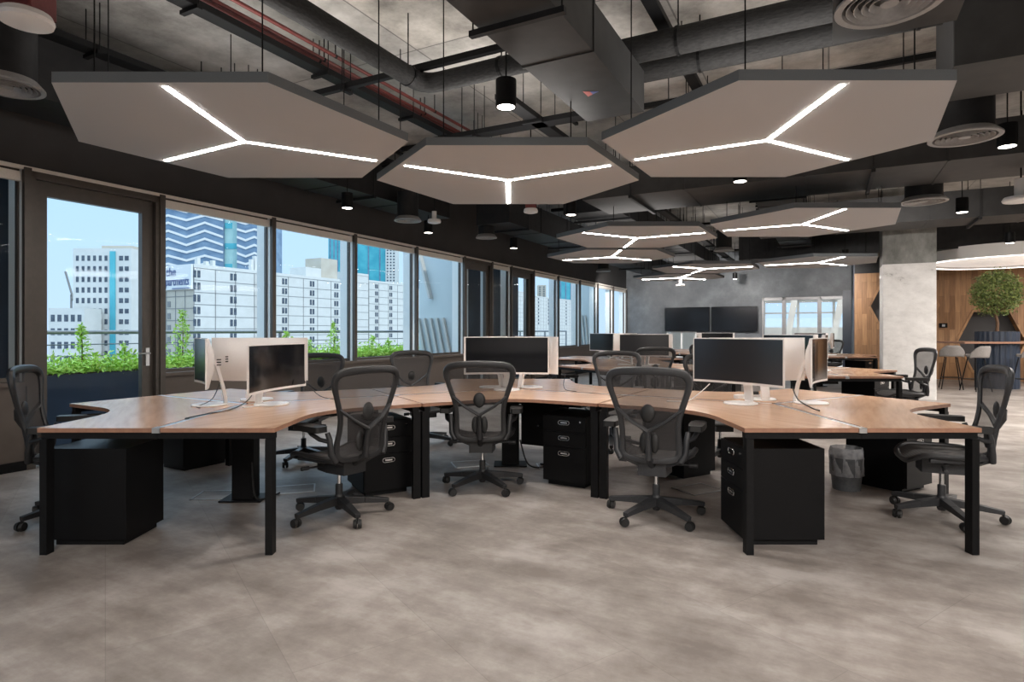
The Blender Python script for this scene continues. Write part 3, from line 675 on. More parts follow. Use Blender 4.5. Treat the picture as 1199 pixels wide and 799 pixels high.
# main flat duct, front centre
dk = run_u('air_duct', 'wide flat dark duct running overhead at the top centre of the room', 'duct', -1.95, -1.42, -2.5, 5.15, 3.23, 3.58, M['duct'])
st = at(693, 109, 3.23-.003)
t = thing('warning_sticker', 'small red and blue triangular sticker under the wide central duct', 'sticker', st, TH)
g = G(); g.add([(-.05, -.06, 0), (-.05, .06, 0), (.0, .03, 0), (.0, -.03, 0)], [(0, 1, 2, 3)]); g.build('red_half', M['sticker_red'], t, solid=.002)
g = G(); g.add([(0, -.03, 0), (0, .03, 0), (.06, 0, 0)], [(0, 1, 2)]); g.build('blue_half', M['sticker_blue'], t, solid=.002)
run_u('air_duct', 'black duct along the tops of the windows', 'duct', -6.35, -5.75, -2, 8.6, 3.25, 3.75, M['black_duct'])
run_u('air_duct', 'dark branch duct beside the window diffusers, middle of the room', 'duct', -5.4, -4.75, 8.9, 21.5, 3.15, 3.6, M['black_duct'])
run_u('air_duct', 'broad grey cross duct behind the front right hexagon panel', 'duct', -3.0, 8.0, 7.75, 8.9, 3.12, 3.5, M['duct'])
run_u('air_duct', 'black cross duct at the upper right edge of the room', 'duct', .75, 9.0, 5.0, 5.75, 3.12, 3.85, M['duct'])
run_u('air_duct', 'cross duct above the concrete column', 'duct', -1.2, 9.5, 12.0, 12.9, 3.15, 3.6, M['duct'])
run_u('air_duct', 'black cross duct near the oak wall', 'duct', -2, 12.5, 16.0, 17.0, 3.1, 3.7, M['black_duct'])
run_u('air_duct', 'long black duct over the second desk group', 'duct', -1.0, -.35, 9.0, 15.8, 3.3, 3.7, M['black_duct'])
run_u('air_duct', 'wide black duct left of the fourth hexagon panel', 'duct', -3.9, -3.0, 9.2, 19.5, 3.25, 3.6, M['black_duct'])
run_u('air_duct', 'long dark duct at the right of the room toward the ring light', 'duct', 3.1, 3.9, 6.0, 11.6, 3.55, 3.95, M['black_duct'])
run_u('air_duct', 'black duct farther right parallel to the windows', 'duct', 5.6, 6.4, 9.2, 11.8, 3.2, 3.7, M['black_duct'])
run_u('diffuser_plenum', 'grey plenum box holding the round diffuser at the top right', 'duct', .02, .62, 2.3, 4.05, 3.03, 3.4, M['duct'])
# round pipes
def pipe(label, pts, r, m, name='insulated_pipe', cat='pipe', rods=True):
    mid = Vector(pts[0]); t = thing(name, label, cat, RW(mid.x, mid.y, mid.z), TH); q = [Vector(p)-mid for p in pts]
    path = []
    for i, p in enumerate(q):                                 # rounded elbows
        if 0 < i < len(q)-1:
            d0 = (q[i-1]-p).normalized()*r*2.2; d1 = (q[i+1]-p).normalized()*r*2.2
            for k in range(6): s_ = k/5; path.append((p+d0)*(1-s_)**2+p*2*s_*(1-s_)+(p+d1)*s_**2)
        else: path.append(p)
    full = [path[0]]
    for p in path[1:]:
        n = int((p-full[-1]).length/.35); a = full[-1].copy()
        for k in range(1, n+1): full.append(a+(p-a)*k/(n+1))
        full.append(p)
    G().tube(full, r, 16).build('pipe_body', m, t, True)
    if rods:
        for i in range(len(q)-1):
            L_ = (q[i+1]-q[i]).length
            for k in range(int(L_/1.6)+1):
                p = q[i]+(q[i+1]-q[i])*((k+.5)*1.6/L_) if (k+.5)*1.6 < L_ else None
                if p is None or abs((q[i+1]-q[i]).z) > .1: continue
                g = G(); d = (q[i+1]-q[i]).normalized(); g.tube([p-d*.012, p+d*.012], r*1.08, 16); g.tube([p+Vector((0, 0, r)), (p.x, p.y, 4.095-mid.z)], .006, 6)
                g.build('clamp', M['black_metal'], t)
    return t
def ab(px, py, z): b_, a_ = room_ab(at(px, py, z)); return (b_, a_, z)
p = ab(497, 100, 3.55); e = ab(625, 85, 3.55)
pipe('thick black lagged pipe from the upper left, turning right before the downlight', [(p[0], -3, 3.55), (p[0], p[1], 3.55), (-1.95, p[1], 3.55)], .085, M['lagging'])
pipe('upper of two thick dark cross pipes left of the plenum box', [(-1.9, 5.02, 3.72), (2.6, 5.02, 3.72)], .11, M['lagging'])
pipe('lower of two thick dark cross pipes left of the plenum box', [(-1.8, 5.42, 3.70), (2.6, 5.42, 3.70)], .10, M['lagging'])
for k, (px, lab) in enumerate([(262, 'left'), (272, 'middle'), (296, 'right')]):
    p = ab(px, 12, 3.90); pipe('%s of the three thin dark red sprinkler pipes' % lab, [(p[0], -3, 3.90), (p[0], 14, 3.90)], .018, M['red'], 'sprinkler_pipe')
# cable trays
def tray(label, b0, a0, b1, a1, z, w_=.16, h=.05):
    p0 = RW(b0, a0, z); p1 = RW(b1, a1, z); t = thing('cable_tray', label, 'cable tray', p0, TH)
    d = Vector((b1-b0, a1-a0, 0)); L_ = d.length; d.normalize(); n = Vector((-d.y, d.x, 0))
    g = G(); E = d*L_
    g.bar((0, 0, 0), E, w_, .006); g.bar(n*w_/2+Vector((0, 0, h/2)), E+n*w_/2+Vector((0, 0, h/2)), .006, h); g.bar(-n*w_/2+Vector((0, 0, h/2)), E-n*w_/2+Vector((0, 0, h/2)), .006, h)
    g.build('tray_body', M['black_metal'], t)
    for k in range(int(L_/1.3)):
        q = d*(.65+k*1.3); g = G(); g.bar(q-n*(w_/2+.04)-Vector((0, 0, .02)), q+n*(w_/2+.04)-Vector((0, 0, .02)), .04, .03)
        for s_ in (-1, 1): g.tube([q+n*s_*(w_/2+.03)-Vector((0, 0, .02)), q+n*s_*(w_/2+.03)+Vector((0, 0, 4.095-z))], .005, 6)
        g.build('hanger', M['black_metal'], t)
for (px, py, z, a1, w_, lab) in [(230, 12, 3.75, 20, .13, 'long cable tray left of the red pipes'), (95, 56, 3.7, 20, .15, 'cable tray nearest the windows at upper left'),
                                 (640, 152, 3.5, 20, .14, 'cable tray passing above the middle hexagon panel'), (770, 20, 3.9, 15, .10, 'short cable tray at the top right of the wide duct'),
                                 (720, 235, 3.5, 20, .16, 'cable tray over the second desk group')]:
    p = ab(px, py, z); a_s = -3 if py < 100 else p[1]-1.0
    tray(lab, p[0], a_s, p[0], a1, z, w_)
for (a_, b0, b1, z, w_, lab) in [(5.75, -4.1, -2.05, 3.5, .16, 'cross tray behind the front downlight'), (4.3, -6.0, -2.2, 3.62, .05, 'thin cross strut above the front left hexagon panel'), (6.6, -5.9, 1.0, 3.8, .05, 'thin cross strut behind the front left hexagon panel'),
                            (9.6, -5.0, 6, 3.75, .08, 'cross tray in the middle of the ceiling'), (11.2, -5.0, 8, 3.75, .08, 'cross tray before the column duct'), (14.0, -5.0, .8, 3.7, .12, 'cross tray near the back of the ceiling'),
                            (18.2, -6, 0, 3.6, .2, 'last cross tray before the plaster wall')]:
    tray(lab, b0, a_, b1, a_, z, w_)

# round air diffusers
def make_diffuser(r=.25):
    t = thing('round_air_diffuser', '', 'air vent')
    G().lathe([(r*.78, .05), (r*.78, .42)], 28).build('neck', M['black_duct'], t, True)
    G().lathe([(r*.80, .06), (r, .012), (r, 0), (r*.86, 0), (r*.80, .045)], 36, caps=False).build('rim', M['vent'], t, True)
    for k, q in enumerate((.72, .58, .44, .30)):
        G().lathe([(r*q, .03), (r*(q+.07), .002), (r*(q+.055), .0), (r*(q-.02), .03)], 30, caps=False).build('cone_ring', M['vent'], t, True)
    G().lathe([(.001, .0), (r*.17, .004), (r*.15, .03)], 20).build('centre_disc', M['vent'], t, True)
    return t
dd = None
for (px, py, z, s_, lab) in [(1042, 6, 2.995, 1.0, 'big round diffuser under the plenum box at the top right'), (1130, 162, 2.95, 1.05, 'round diffuser right of the front right hexagon panel'),
                         (1082, 237, 2.95, 1.05, 'round diffuser above the concrete column'), (8, 103, 2.95, .85, 'round diffuser at the left edge above the windows'),
                         (478, 259, 2.95, .80, 'small round diffuser left of the hanging white detector'), (570, 279, 2.95, .75, 'small round diffuser below the middle hexagon panel'),
                         (848, 294, 2.95, .8, 'round diffuser behind the fourth hexagon panel'), (707, 318, 2.95, .8, 'small far round diffuser beyond the stacked hexagon panels'), (948, 311, 2.95, .9, 'far round diffuser near the plaster wall')]:
    p = at(px, py, z)
    if dd is None: dd = make_diffuser(); o = dd; o['label'] = lab
    else: o = dup(dd, p, 0, lab)
    o.location = p; o.scale = (s_, s_, 1); o['group'] = 'round air diffusers'

# cylinder downlights
def make_down():
    t = thing('cylinder_downlight', '', 'downlight')
    G().lathe([(.066, .005), (.075, 0), (.075, .2), (.02, .205)], 24).build('housing', M['black_metal'], t, True)
    G().lathe([(.0, .003), (.064, .002)], 24, caps=False).build('lamp_disc', M['lamp'], t)
    G().tube([(0, 0, .2), (0, 0, 1.15)], .006, 6).build('stem', M['black_metal'], t)
    return t
dl = None
DL = [(593, 126, 'cylinder downlight hanging front centre above the middle hexagon panel'), (407, 244, 'cylinder downlight nearest the windows, left'),
      (502, 273, 'cylinder downlight right of the small white detector'), (602, 291, 'cylinder downlight over the far middle windows'), (669, 252, 'cylinder downlight right of the middle hexagon panel'),
      (867, 213, 'cylinder downlight below the front right hexagon panel'), (1180, 172, 'cylinder downlight at the right edge by the round diffuser'), (1127, 249, 'cylinder downlight right of the column top'),
      (1183, 285, 'cylinder downlight above the glowing ring'), (990, 303, 'far cylinder downlight left of the column'), (861, 327, 'far cylinder downlight before the wall screens')]
for px, py, lab in DL:
    p = at(px, py, 2.95)
    if dl is None: dl = make_down(); o = dl; o['label'] = lab
    else: o = dup(dl, p, 0, lab)
    o.location = p; o['group'] = 'black cylinder downlights'
    light('downlight_beam', 'SPOT', p+Vector((0, 0, -.02)), 130, WARM, spot_size=math.radians(85), spot_blend=.6, shadow_soft_size=.05)
# detectors
def detector(lab, px, py, z, r, red, h=.12):
    p = at(px, py, z); t = thing('smoke_detector', lab, 'detector', p)
    if red: G().box(-r*.75, r*.75, -r*.75, r*.75, .05, .05+h).build('red_base', M['redbox'], t, bevel=.01)
    else: G().lathe([(r*.35, .05), (r*.35, .05+h)], 16).build('base', M['white_plastic'], t, True)
    G().lathe([(r*.6, -.01), (r*.95, .0), (r, .02), (r*.9, .05)], 28).build('disc', M['white_plastic'], t, True)
    G().tube([(0, 0, .05+h), (0, 0, 4.095-z)], .008, 6).build('rod', M['black_metal'], t)
detector('large white ceiling detector with a red base at the top left corner', 31, 27, 3.0, .13, True, .14)
detector('small white detector hanging left of the middle hexagon panel tip', 509, 261, 2.93, .10, False)
detector('white detector with a red base right below the middle hexagon panel', 622, 249, 2.95, .10, True)
detector('tiny white pendant detector far back before the plaster wall', 797, 335, 2.6, .13, False, .2)
detector('white detector behind the front right panel at the right edge', 1196, 236, 2.75, .17, False, .2)

# ------------------------------------------------------------------ desks
W_, LN, DT = .70, 1.2, .75
def make_desk():
    t = thing('corner_desk', '', 'desk')
    g_ = .024; pts = []
    a1 = Vector((S3, .5)); a2 = Vector((-S3, .5)); n1 = Vector((-.5, S3)); n2 = Vector((.5, S3))
    pts.append(Vector((0, g_/S3))); pts.append(a1*(LN-.004)+n1*g_); pts.append(a1*(LN-.004)+n1*W_)
    cc = Vector((0, W_/S3)); T_ = .34; A = cc+a1*T_; B = cc+a2*T_
    for k in range(13): s = k/12; pts.append(A*(1-s)**2+cc*2*s*(1-s)+B*s**2)
    pts.append(a2*(LN-.004)+n2*W_); pts.append(a2*(LN-.004)+n2*g_)
    G().prism([(p.x, p.y) for p in pts], DT-.026, DT, side=1).build('desktop', [M['wood'], M['edge']], t, bevel=.002)
    for a_, n_ in ((a1, n1), (a2, n2)):
        g = G(); c = a_*(LN-.034)+n_*(W_-.035); d = .030; e_ = .021
        Q = [c-a_*d-n_*e_, c+a_*d-n_*e_, c+a_*d+n_*e_, c-a_*d+n_*e_]
        Q = [(p.x, p.y) for p in Q]
        if (Vector(Q[1])-Vector(Q[0])).cross(Vector(Q[2])-Vector(Q[1])) < 0: Q.reverse()
        g.prism(Q, 0.0, DT-.066).build('leg', M['black_metal'], t)
        g = G(); p0 = a_*(LN-.045)+n_*.001; p1 = a_*(LN-.045)+n_*(W_-.012)
        g.bar((p0.x, p0.y, DT-.046), (p1.x, p1.y, DT-.046), .05, .04).build('end_rail', M['black_metal'], t)
        g = G(); p0 = a_*.16+n_*.20; p1 = a_*(LN-.07)+n_*.20
        g.bar((p0.x, p0.y, DT-.05), (p1.x, p1.y, DT-.05), .04, .046).build('side_rail', M['black_metal'], t)
    return t
def make_spine(kind):
    t = thing('cable_spine', '', 'cable spine')
    arms = [(0, -1), (S3, .5), (-S3, .5)] if kind == 1 else [(0, 1), (S3, -.5), (-S3, -.5)]
    G().box(-.085, .085, -.06, .06, 0.012, DT-.08).build('column', M['black_metal'], t, bevel=.004)
    G().box(-.16, .16, -.12, .12, 0, .012).build('foot_plate', M['black_metal'], t)
    for dx, dy in arms:
        nx, ny = -dy, dx
        g = G(); Q = lambda l0, l1, w: [(dx*l0-nx*w, dy*l0-ny*w), (dx*l1-nx*w, dy*l1-ny*w), (dx*l1+nx*w, dy*l1+ny*w), (dx*l0+nx*w, dy*l0+ny*w)]
        g.prism(Q(.02, LN-.06, .0225), DT-.012, DT-.002).build('seam_strip', M['alu'], t)
        g = G(); g.prism(Q(LN-.06, LN-.002, .0225), DT-.03, DT+.001).build('end_cap', M['alu'], t)
        g = G(); g.prism(Q(.10, LN-.40, .10), DT-.13, DT-.10); g.prism(Q(.1, LN-.40, .10)[:2]+Q(.1, LN-.40, .096)[:2][::-1], DT-.10, DT-.07)
        g.build('cable_tray', M['black_metal'], t)
    return t
ARM = {1: [(S3, -.5), (-S3, -.5), (0, 1)], 3: [(0, -1), (S3, .5), (-S3, .5)]}
clusters = [
 (1, -2.10, 4.73, 'front left node', ['facing the gap between the two front desk arms, left group', 'at the left edge facing the windows side', 'behind the left monitors, window side']),
 (1, 2.07, 4.73, 'front right node', ['left of the right front desk arm', 'at the right edge facing the column', 'behind the right monitors']),
 (3, -.015, 5.93, 'middle node', ['in the centre of the front group facing the camera', 'behind the centre monitors, right', 'behind the centre monitors, left toward the windows']),
 (1, 4.2, 8.7, 'second group right node', ['of the second group, left of its front arm', 'of the second group by the concrete column', 'of the second group behind its right monitors']),
 (3, 2.12, 9.9, 'second group middle node', ['of the second group facing the camera in the middle', 'of the second group, middle back right', 'of the second group, middle back left']),
 (1, 2.12, 12.3, 'second group rear node', ['of the second group, rear right', 'of the second group, rear left near the windows', 'of the second group, farthest back']),
 (1, 7.25, 14.2, 'third group right node', ['of the third group, left of its front arm', 'of the third group behind the column side', 'of the third group behind its right monitors']),
 (3, 5.17, 15.4, 'third group middle node', ['of the third group facing the camera', 'of the third group back right', 'of the third group back left']),
 (1, 5.17, 17.8, 'third group rear node', ['of the third group, rear right', 'of the third group, rear left', 'of the third group nearest the plaster wall'])]
desk0 = None; sp = {}; 
for kd, x, y, nm, labs in clusters:
    for (dx, dy), lb in zip(ARM[kd], labs):
        lab = 'wood topped corner desk ' + lb
        if desk0 is None: desk0 = make_desk(); o = desk0; o['label'] = lab
        else: o = dup(desk0, (x, y, 0), 0, lab)
        o.location = (x, y, 0); o.rotation_euler = (0, 0, face_rz((dx, dy))); o['group'] = 'wood topped corner desks'
    lab = 'black cable column and seam strips at the %s of the desks' % nm
    if kd not in sp: sp[kd] = make_spine(kd); o = sp[kd]; o['label'] = lab
    else: o = dup(sp[kd], (x, y, 0), 0, lab)
    o.location = (x, y, 0); o['group'] = 'cable columns under the desk nodes'

# pedestals
def make_pedestal(mm='pedestal'):
    t = thing('drawer_pedestal', '', 'pedestal')             # front (drawers) faces -Y, width along X, origin at front left corner
    w, d, h = .40, .50, .60
    G().box(0, w, .02, d, .04, h).build('body', M[mm], t, bevel=.003)
    G().box(.03, w-.03, .05, d-.03, 0.0, .04).build('plinth', M['black_metal'], t)
    for z0, z1 in ((.045, .335), (.34, .465), (.47, .595)):
        dr = G().box(.004, w-.004, 0, .022, z0, z1).build('drawer', M[mm], t, bevel=.002)
        g = G(); c = (w/2, -.003, z1-.05); rx, rz_ = .05, .017; P = []
        for k in range(20):
            a = 2*PI*k/20; cx = (rx-rz_)*(1 if math.cos(a) > 0 else -1); P.append((c[0]+cx+rz_*math.cos(a), c[1], c[2]+rz_*math.sin(a)))
        g.tube(P, .0035, 6, closed=True); g.box(c[0]-.03, c[0]+.03, -.004, -.001, c[2]-.006, c[2]+.006); g.build('handle', M['chrome'], dr, True)
    g = G(); g.M = Matrix.Translation((w-.05, 0, h-.04)) @ Matrix.Rotation(PI/2, 4, 'X'); g.lathe([(.008, -.002), (.008, .005)], 12); g.build('lock', M['chrome'], t)
    return t
def rzx(ux, uy): return math.atan2(uy, ux)
P0 = [((-2.87, 4.08), (0, -1), 'black drawer pedestal under the left desk end, its drawers turned to the left chair'),
      ((1.42, 4.08), (0, -1), 'black drawer pedestal beneath the right desk end with three handles on its left face'),
      ((-1.165, 4.72), (S3, .5), 'black drawer pedestal between the left chair and the centre chair'),
      ((.265, 5.17), (S3, -.5), 'black drawer pedestal right of the centre chair beside double desk legs'),
      ((3.18, 4.83), (S3, .5), 'black drawer pedestal behind the right chair base, its side toward the camera'),
      ((-2.83, 6.05), (-S3, .5), 'black drawer pedestal at the back of the left desks toward the windows'),
      ((1.62, 5.95), (-S3, -.5), 'black drawer pedestal behind the right front chair'),
      ((3.35, 8.75), (-.866, .5), 'pedestal of the second desk group left of its front arm'),
      ((5.35, 8.85), (S3, .5), 'pedestal of the second desk group near the concrete column'),
      ((2.50, 9.28), (S3, -.5), 'pedestal of the second desk group beside its front chair'),
      ((8.4, 14.25), (S3, .5), 'pedestal of the third desk group beside the column')]
ped = None
for (x, y), u, lab in P0:
    if ped is None: ped = make_pedestal(); o = ped; o['label'] = lab
    else: o = dup(ped, (x, y, 0), 0, lab)
    o.location = (x, y, 0); o.rotation_euler = (0, 0, rzx(*u)); o['group'] = 'black drawer pedestals'

# ------------------------------------------------------------------ curved monitors
def make_monitor(scr='screen'):
    t = thing('curved_monitor', '', 'monitor')                # screen looks to +Y, origin on the desk
    Wd, Hh, Z0, R = .81, .36, .155, 1.7
    def pt(u, z, off): a = (u-.5)*Wd/R; return ((R+0-off)*math.sin(a), R-(R-off)*math.cos(a)-.0, z)
    def back(u, v):
        e = min(1, min(u, 1-u)/.28); f = min(1, min(v, 1-v)/.35); return .012+.032*(e*e*(3-2*e))*(f*f*(3-2*f))
    g = G(); nu, nv = 24, 8
    fr = lambda u, v: pt(u, Z0+Hh*v, 0)
    bk = lambda u, v: pt(u, Z0+Hh*v, -back(u, v))
    g.grid(fr, nu, nv, True); g.grid(bk, nu, nv)
    for v in (0, 1): g.grid(lambda u, k, v=v: pt(u, Z0+Hh*v, -back(u, v)*k), nu, 1, v == 1)
    for u in (0, 1): g.grid(lambda v, k, u=u: pt(u, Z0+Hh*v, -back(u, v)*k), nv, 1, u == 0)
    bd = g.build('housing', M['white_plastic'], t, True)
    G().grid(lambda u, v: pt(.012+.976*u, Z0+.018+(Hh-.026)*v, .0015), nu, 2, True).build('screen', M[scr], t, True)
    g = G()
    for k in range(3): g.box(-.235, -.225, -.075, -.045, Z0+.16+k*.02, Z0+.169+k*.02)
    g.build('port', M['cable_black'], bd)
    g = G(); path = [(0, -.035, .36), (0, -.07, .31), (0, -.115, .14), (0, -.135, .02), (0, -.13, .006)]
    for i in range(len(path)-1): g.bar(path[i], path[i+1], .075-.004*i, .022)
    g.build('stand', M['white_plastic'], t, True)
    g = G(); g.M = Matrix.Translation((0, -.02, 0)) @ Matrix.Scale(1.0, 4, (0, 1, 0)); g.lathe([(.125, 0), (.13, .004), (.125, .011), (0.001, .012)], 36); g.build('base_disc', M['white_plastic'], t, True)
    return t
mon0 = make_monitor(); monS = make_monitor('screen_satin')
# (node centre, [ (offset, facing, label, satin) ])
MON = [(-2.10, 4.73, [((.25, -.07), (.985, -.17), 'dark curved monitor on the left desk facing the left front chair', 0, 0), ((-.25, -.12), (-.84, -.54), 'curved monitor seen edge on, at the far left of the left desk', 1, 0), ((-.02, .27), (0, 1), 'white monitor back turned to the camera on the left desk', 0, 0)]),
       (2.07, 4.73, [((-.29, -.03), (-.82, -.57), 'large dark curved monitor on the right desk facing the camera side', 1, 0), ((.31, 0), (.82, -.57), 'dark curved monitor turned right toward the right chair', 0, 0), ((0, .30), (0, 1), 'monitor hidden behind the two front ones on the right desk', 0, 0)]),
       (0, 5.93, [((-.05, -.16), (0, -1), 'black curved monitor in the centre facing the camera', 0, 0), ((.2, .13), (S3, .5), 'white monitor back with three ports right behind the centre screen', 0, 0), ((-.22, .13), (-S3, .5), 'white monitor back left behind the centre screen', 0, 0)]),
       (4.2, 8.7, [((-.24, -.14), (-S3, -.5), 'monitor of the second group hidden behind the large right screen', 0, .03), ((.24, -.14), (S3, -.5), 'monitor of the second group facing the chair by the column', 0, .03), ((0, .28), (0, 1), 'white monitor back of the second group, right', 0, .03)]),
       (2.12, 9.9, [((0, -.25), (0, -1), 'dark screen of the second group facing the camera above an office chair', 1, .01), ((.24, .14), (S3, .5), 'monitor of the second group, middle right, seen from behind', 0, .01), ((-.24, .14), (-S3, .5), 'white monitor back left of the dark screen in the second group', 0, .01)]),
       (2.12, 12.3, [((-.26, -.14), (-S3, -.5), 'monitor reflecting the blue windows in the second group', 1, .01), ((.24, -.14), (S3, -.5), 'rear monitor of the second group facing right', 0, 0), ((0, .28), (0, 1), 'rear monitor of the second group facing the plaster wall', 0, 0)]),
       (7.25, 14.2, [((-.24, -.14), (-S3, -.5), 'pale monitor of the third group facing left', 1, .03), ((.24, -.14), (S3, -.5), 'monitor of the third group facing right toward the column', 0, .03), ((0, .28), (0, 1), 'monitor back of the third group, right', 0, .03)]),
       (5.17, 15.4, [((0, -.25), (0, -1), 'small far dark screen of the third group facing the camera', 0, .03), ((.24, .14), (S3, .5), 'monitor of the third group, middle right', 0, .03), ((-.24, .14), (-S3, .5), 'monitor of the third group, middle left', 0, .03)])]
first = {0: mon0, 1: monS}; used = set()
for nx, ny, L_ in MON:
    for (ox, oy), f, lab, s_, dz in L_:
        k = s_; src = first[k]
        if k in used: o = dup(src, (0, 0, 0), 0, lab)
        else: o = src; used.add(k); o['label'] = lab
        o.location = (nx+ox, ny+oy, DT); o.rotation_euler = (0, 0, face_rz(f)); o['group'] = 'curved white monitors on the desks'
        if 'facing the left front chair' in lab: low = o

for c_ in kids(low):                                          # this one is set lower on its stand
    if c_.name.startswith(('housing', 'screen')): c_.location.z -= .045

# ------------------------------------------------------------------ office chairs
def make_chair(fm='chair', me='mesh'):
    t = thing('office_chair', '', 'office chair')             # sitter looks to +Y
    def yb(z): return -.235-.02*math.sin((z-.45)*5)-max(0, z-.58)*.23
    def sh(x, z): return (x, yb(z)+.45*x*x, z)
    half = [(.0, .445), (.10, .447), (.165, .462), (.192, .50), (.190, .58), (.188, .66), (.197, .74), (.221, .82), (.248, .90), (.264, .96), (.262, 1.005), (.235, 1.037), (.18, 1.052), (.09, 1.058), (0, 1.06)]
    def cat(P, n=3):
        out = []
        for i in range(len(P)-1):
            p = [Vector((*P[max(0, min(len(P)-1, i+k))],)) for k in (-1, 0, 1, 2)]
            for j in range(n):
                s = j/n; out.append(.5*((2*p[1])+(-p[0]+p[2])*s+(2*p[0]-5*p[1]+4*p[2]-p[3])*s*s+(-p[0]+3*p[1]-3*p[2]+p[3])*s**3))
        out.append(Vector(P[-1])); return out
    H = cat(half)
    loop = [sh(p.x, p.y) for p in H]+[sh(-p.x, p.y) for p in H[-2:0:-1]]
    rad = [.020+.008*max(0, min(1, (p[2]-.9)/.12))+.004*max(0, min(1, (.62-p[2])/.1)) for p in loop]
    G().tube(loop, rad, 8, closed=True, flat=.8, up=(0, 1, 0)).build('back_frame', M[fm], t, True)
    rows = H[1:-1]
    g = G(); nx = 10; vs = []; fs = []
    for p in rows:
        for k in range(nx+1): x = p.x*(2*k/nx-1); q = sh(x, p.y); vs.append((q[0], q[1]-.004-.012*(1-(2*k/nx-1)**2), q[2]))
    for i in range(len(rows)-1):
        for k in range(nx): a = i*(nx+1)+k; fs.append((a, a+1, a+nx+2, a+nx+1))
    g.add(vs, fs).build('back_mesh', M[me], t, True)
    # Y shaped support, stem and lumbar pads behind the mesh
    g = G(); J = (0, yb(.66)-.05, .655)
    for s in (-1, 1):
        e = sh(s*.215, .80); g.tube([(e[0], e[1]-.005, e[2]), (s*.12, yb(.73)-.03, .725), J], [.020, .018, .022], 8, flat=.6)
    g.tube([J, (0, yb(.58)-.055, .57), (0, yb(.5)-.05, .47), (0, -.16, .40)], [.017, .02, .024, .03], 8)
    sup = g.build('y_support', M[fm], t, True)
    g = G(); g.M = Matrix.Translation((0, yb(.77)-.02, .775)) @ Matrix.Diagonal((.048, .016, .062, 1)); g.lathe([(math.cos(a), math.sin(a)) for a in [(-PI/2+PI*k/8) for k in range(9)]], 14, caps=False)
    g.build('lumbar_pad', M['wheel'], sup, True)
    g = G()
    for s in (-1, 1):
        g.M = Matrix.Translation((s*.035, yb(.58)-.024, .57)) @ Matrix.Diagonal((.03, .014, .07, 1)); g.lathe([(math.cos(a), math.sin(a)) for a in [(-PI/2+PI*k/8) for k in range(9)]], 12, caps=False)
    g.build('sacral_pad', M['wheel'], sup, True)
    # seat
    sh_ = [(-.20, -.20), (-.245, -.10), (-.255, .05), (-.25, .17), (-.20, .235), (0, .25), (.20, .235), (.25, .17), (.255, .05), (.245, -.10), (.20, -.20), (0, -.215)]
    def zs(x, y): return .452+.25*max(0, abs(x)-.12)**2*4-.30*max(0, y-.14)**2*12+.02*max(0, -y)
    P = [Vector((*p,)) for p in sh_]; n = len(P); lp = []
    for i in range(n):
        p = [P[(i+k) % n] for k in (-1, 0, 1, 2)]
        for j in range(3):
            s = j/3; q = .5*((2*p[1])+(-p[0]+p[2])*s+(2*p[0]-5*p[1]+4*p[2]-p[3])*s*s+(-p[0]+3*p[1]-3*p[2]+p[3])*s**3); lp.append((q.x, q.y, zs(q.x, q.y)))
    G().tube(lp, .020, 8, closed=True, flat=.9).build('seat_frame', M[fm], t, True)
    vs = [(0, 0, .447)]; fs = []; m_ = len(lp)
    for r in (.5, 1):
        for q in lp: vs.append((q[0]*r, q[1]*r, zs(q[0]*r, q[1]*r)-.008*(1-r)+.004))
    for k in range(m_): k2 = (k+1) % m_; fs += [(0, 1+k, 1+k2), (1+k, 1+m_+k, 1+m_+k2, 1+k2)]
    G().add(vs, fs).build('seat_mesh', M['mesh_dense'], t, True)
    # tilt mechanism and side rails
    g = G(); g.prism([(-.095, -.18), (.095, -.18), (.11, .0), (.085, .14), (-.085, .14), (-.11, 0)], .325, .42)
    for s in (-1, 1):
        g.bar((s*.06, -.02, .39), (s*.215, -.02, .435), .07, .03); g.bar((s*.07, -.14, .385), (s*.20, -.20, .45), .05, .03)
        g.bar((s*.18, -.20, .44), (s*.24, .13, .435), .03, .025)
    g.bar((.085, .02, .375), (.24, .04, .375), .012, .012); g.bar((-.085, .02, .375), (-.25, .04, .375), .012, .012)
    g.tube([(.22, .04, .375), (.28, .045, .375)], .018, 10); g.tube([(-.22, .04, .375), (-.28, .045, .375)], .014, 10)
    g.build('tilt_mechanism', M[fm], t, bevel=.006)
    # arms
    for s in (-1, 1):
        g = G(); g.tube([(s*.20, -.235, .445), (s*.232, -.225, .50), (s*.238, -.215, .60), (s*.245, -.20, .645)], [.021, .021, .019, .017], 10)
        g.tube([(s*.238, -.215, .585), (s*.275, -.16, .60), (s*.29, -.09, .63), (s*.29, -.06, .655)], [.018, .018, .017, .02], 10, flat=.8)
        ar = g.build('arm_post', M[fm], t, True)
        g = G(); c = (s*.29, -.06)
        P = [(-.042, -.15), (.042, -.15), (.052, -.05), (.052, .09), (.03, .14), (-.03, .14), (-.052, .09), (-.052, -.05)]
        g.prism([(c[0]+x, c[1]+y) for x, y in P], .652, .690); g.build('armrest_pad', M['wheel'], ar, True, bevel=.012)
    G().lathe([(.014, .215), (.014, .34)], 14).build('gas_lift', M['chrome'], t, True)
    g = G(); g.lathe([(.022, .045), (.03, .06), (.034, .14), (.026, .155), (.026, .225), (.022, .23)], 18)
    for k in range(5):
        a = 2*PI*k/5+.3; d = Vector((math.cos(a), math.sin(a), 0))
        g.bar(d*.02+Vector((0, 0, .112)), d*.18+Vector((0, 0, .100)), .058, .058, .050, .044)
        g.bar(d*.18+Vector((0, 0, .100)), d*.352+Vector((0, 0, .080)), .050, .044, .040, .028)
    g.build('star_base', M[fm], t, bevel=.006)
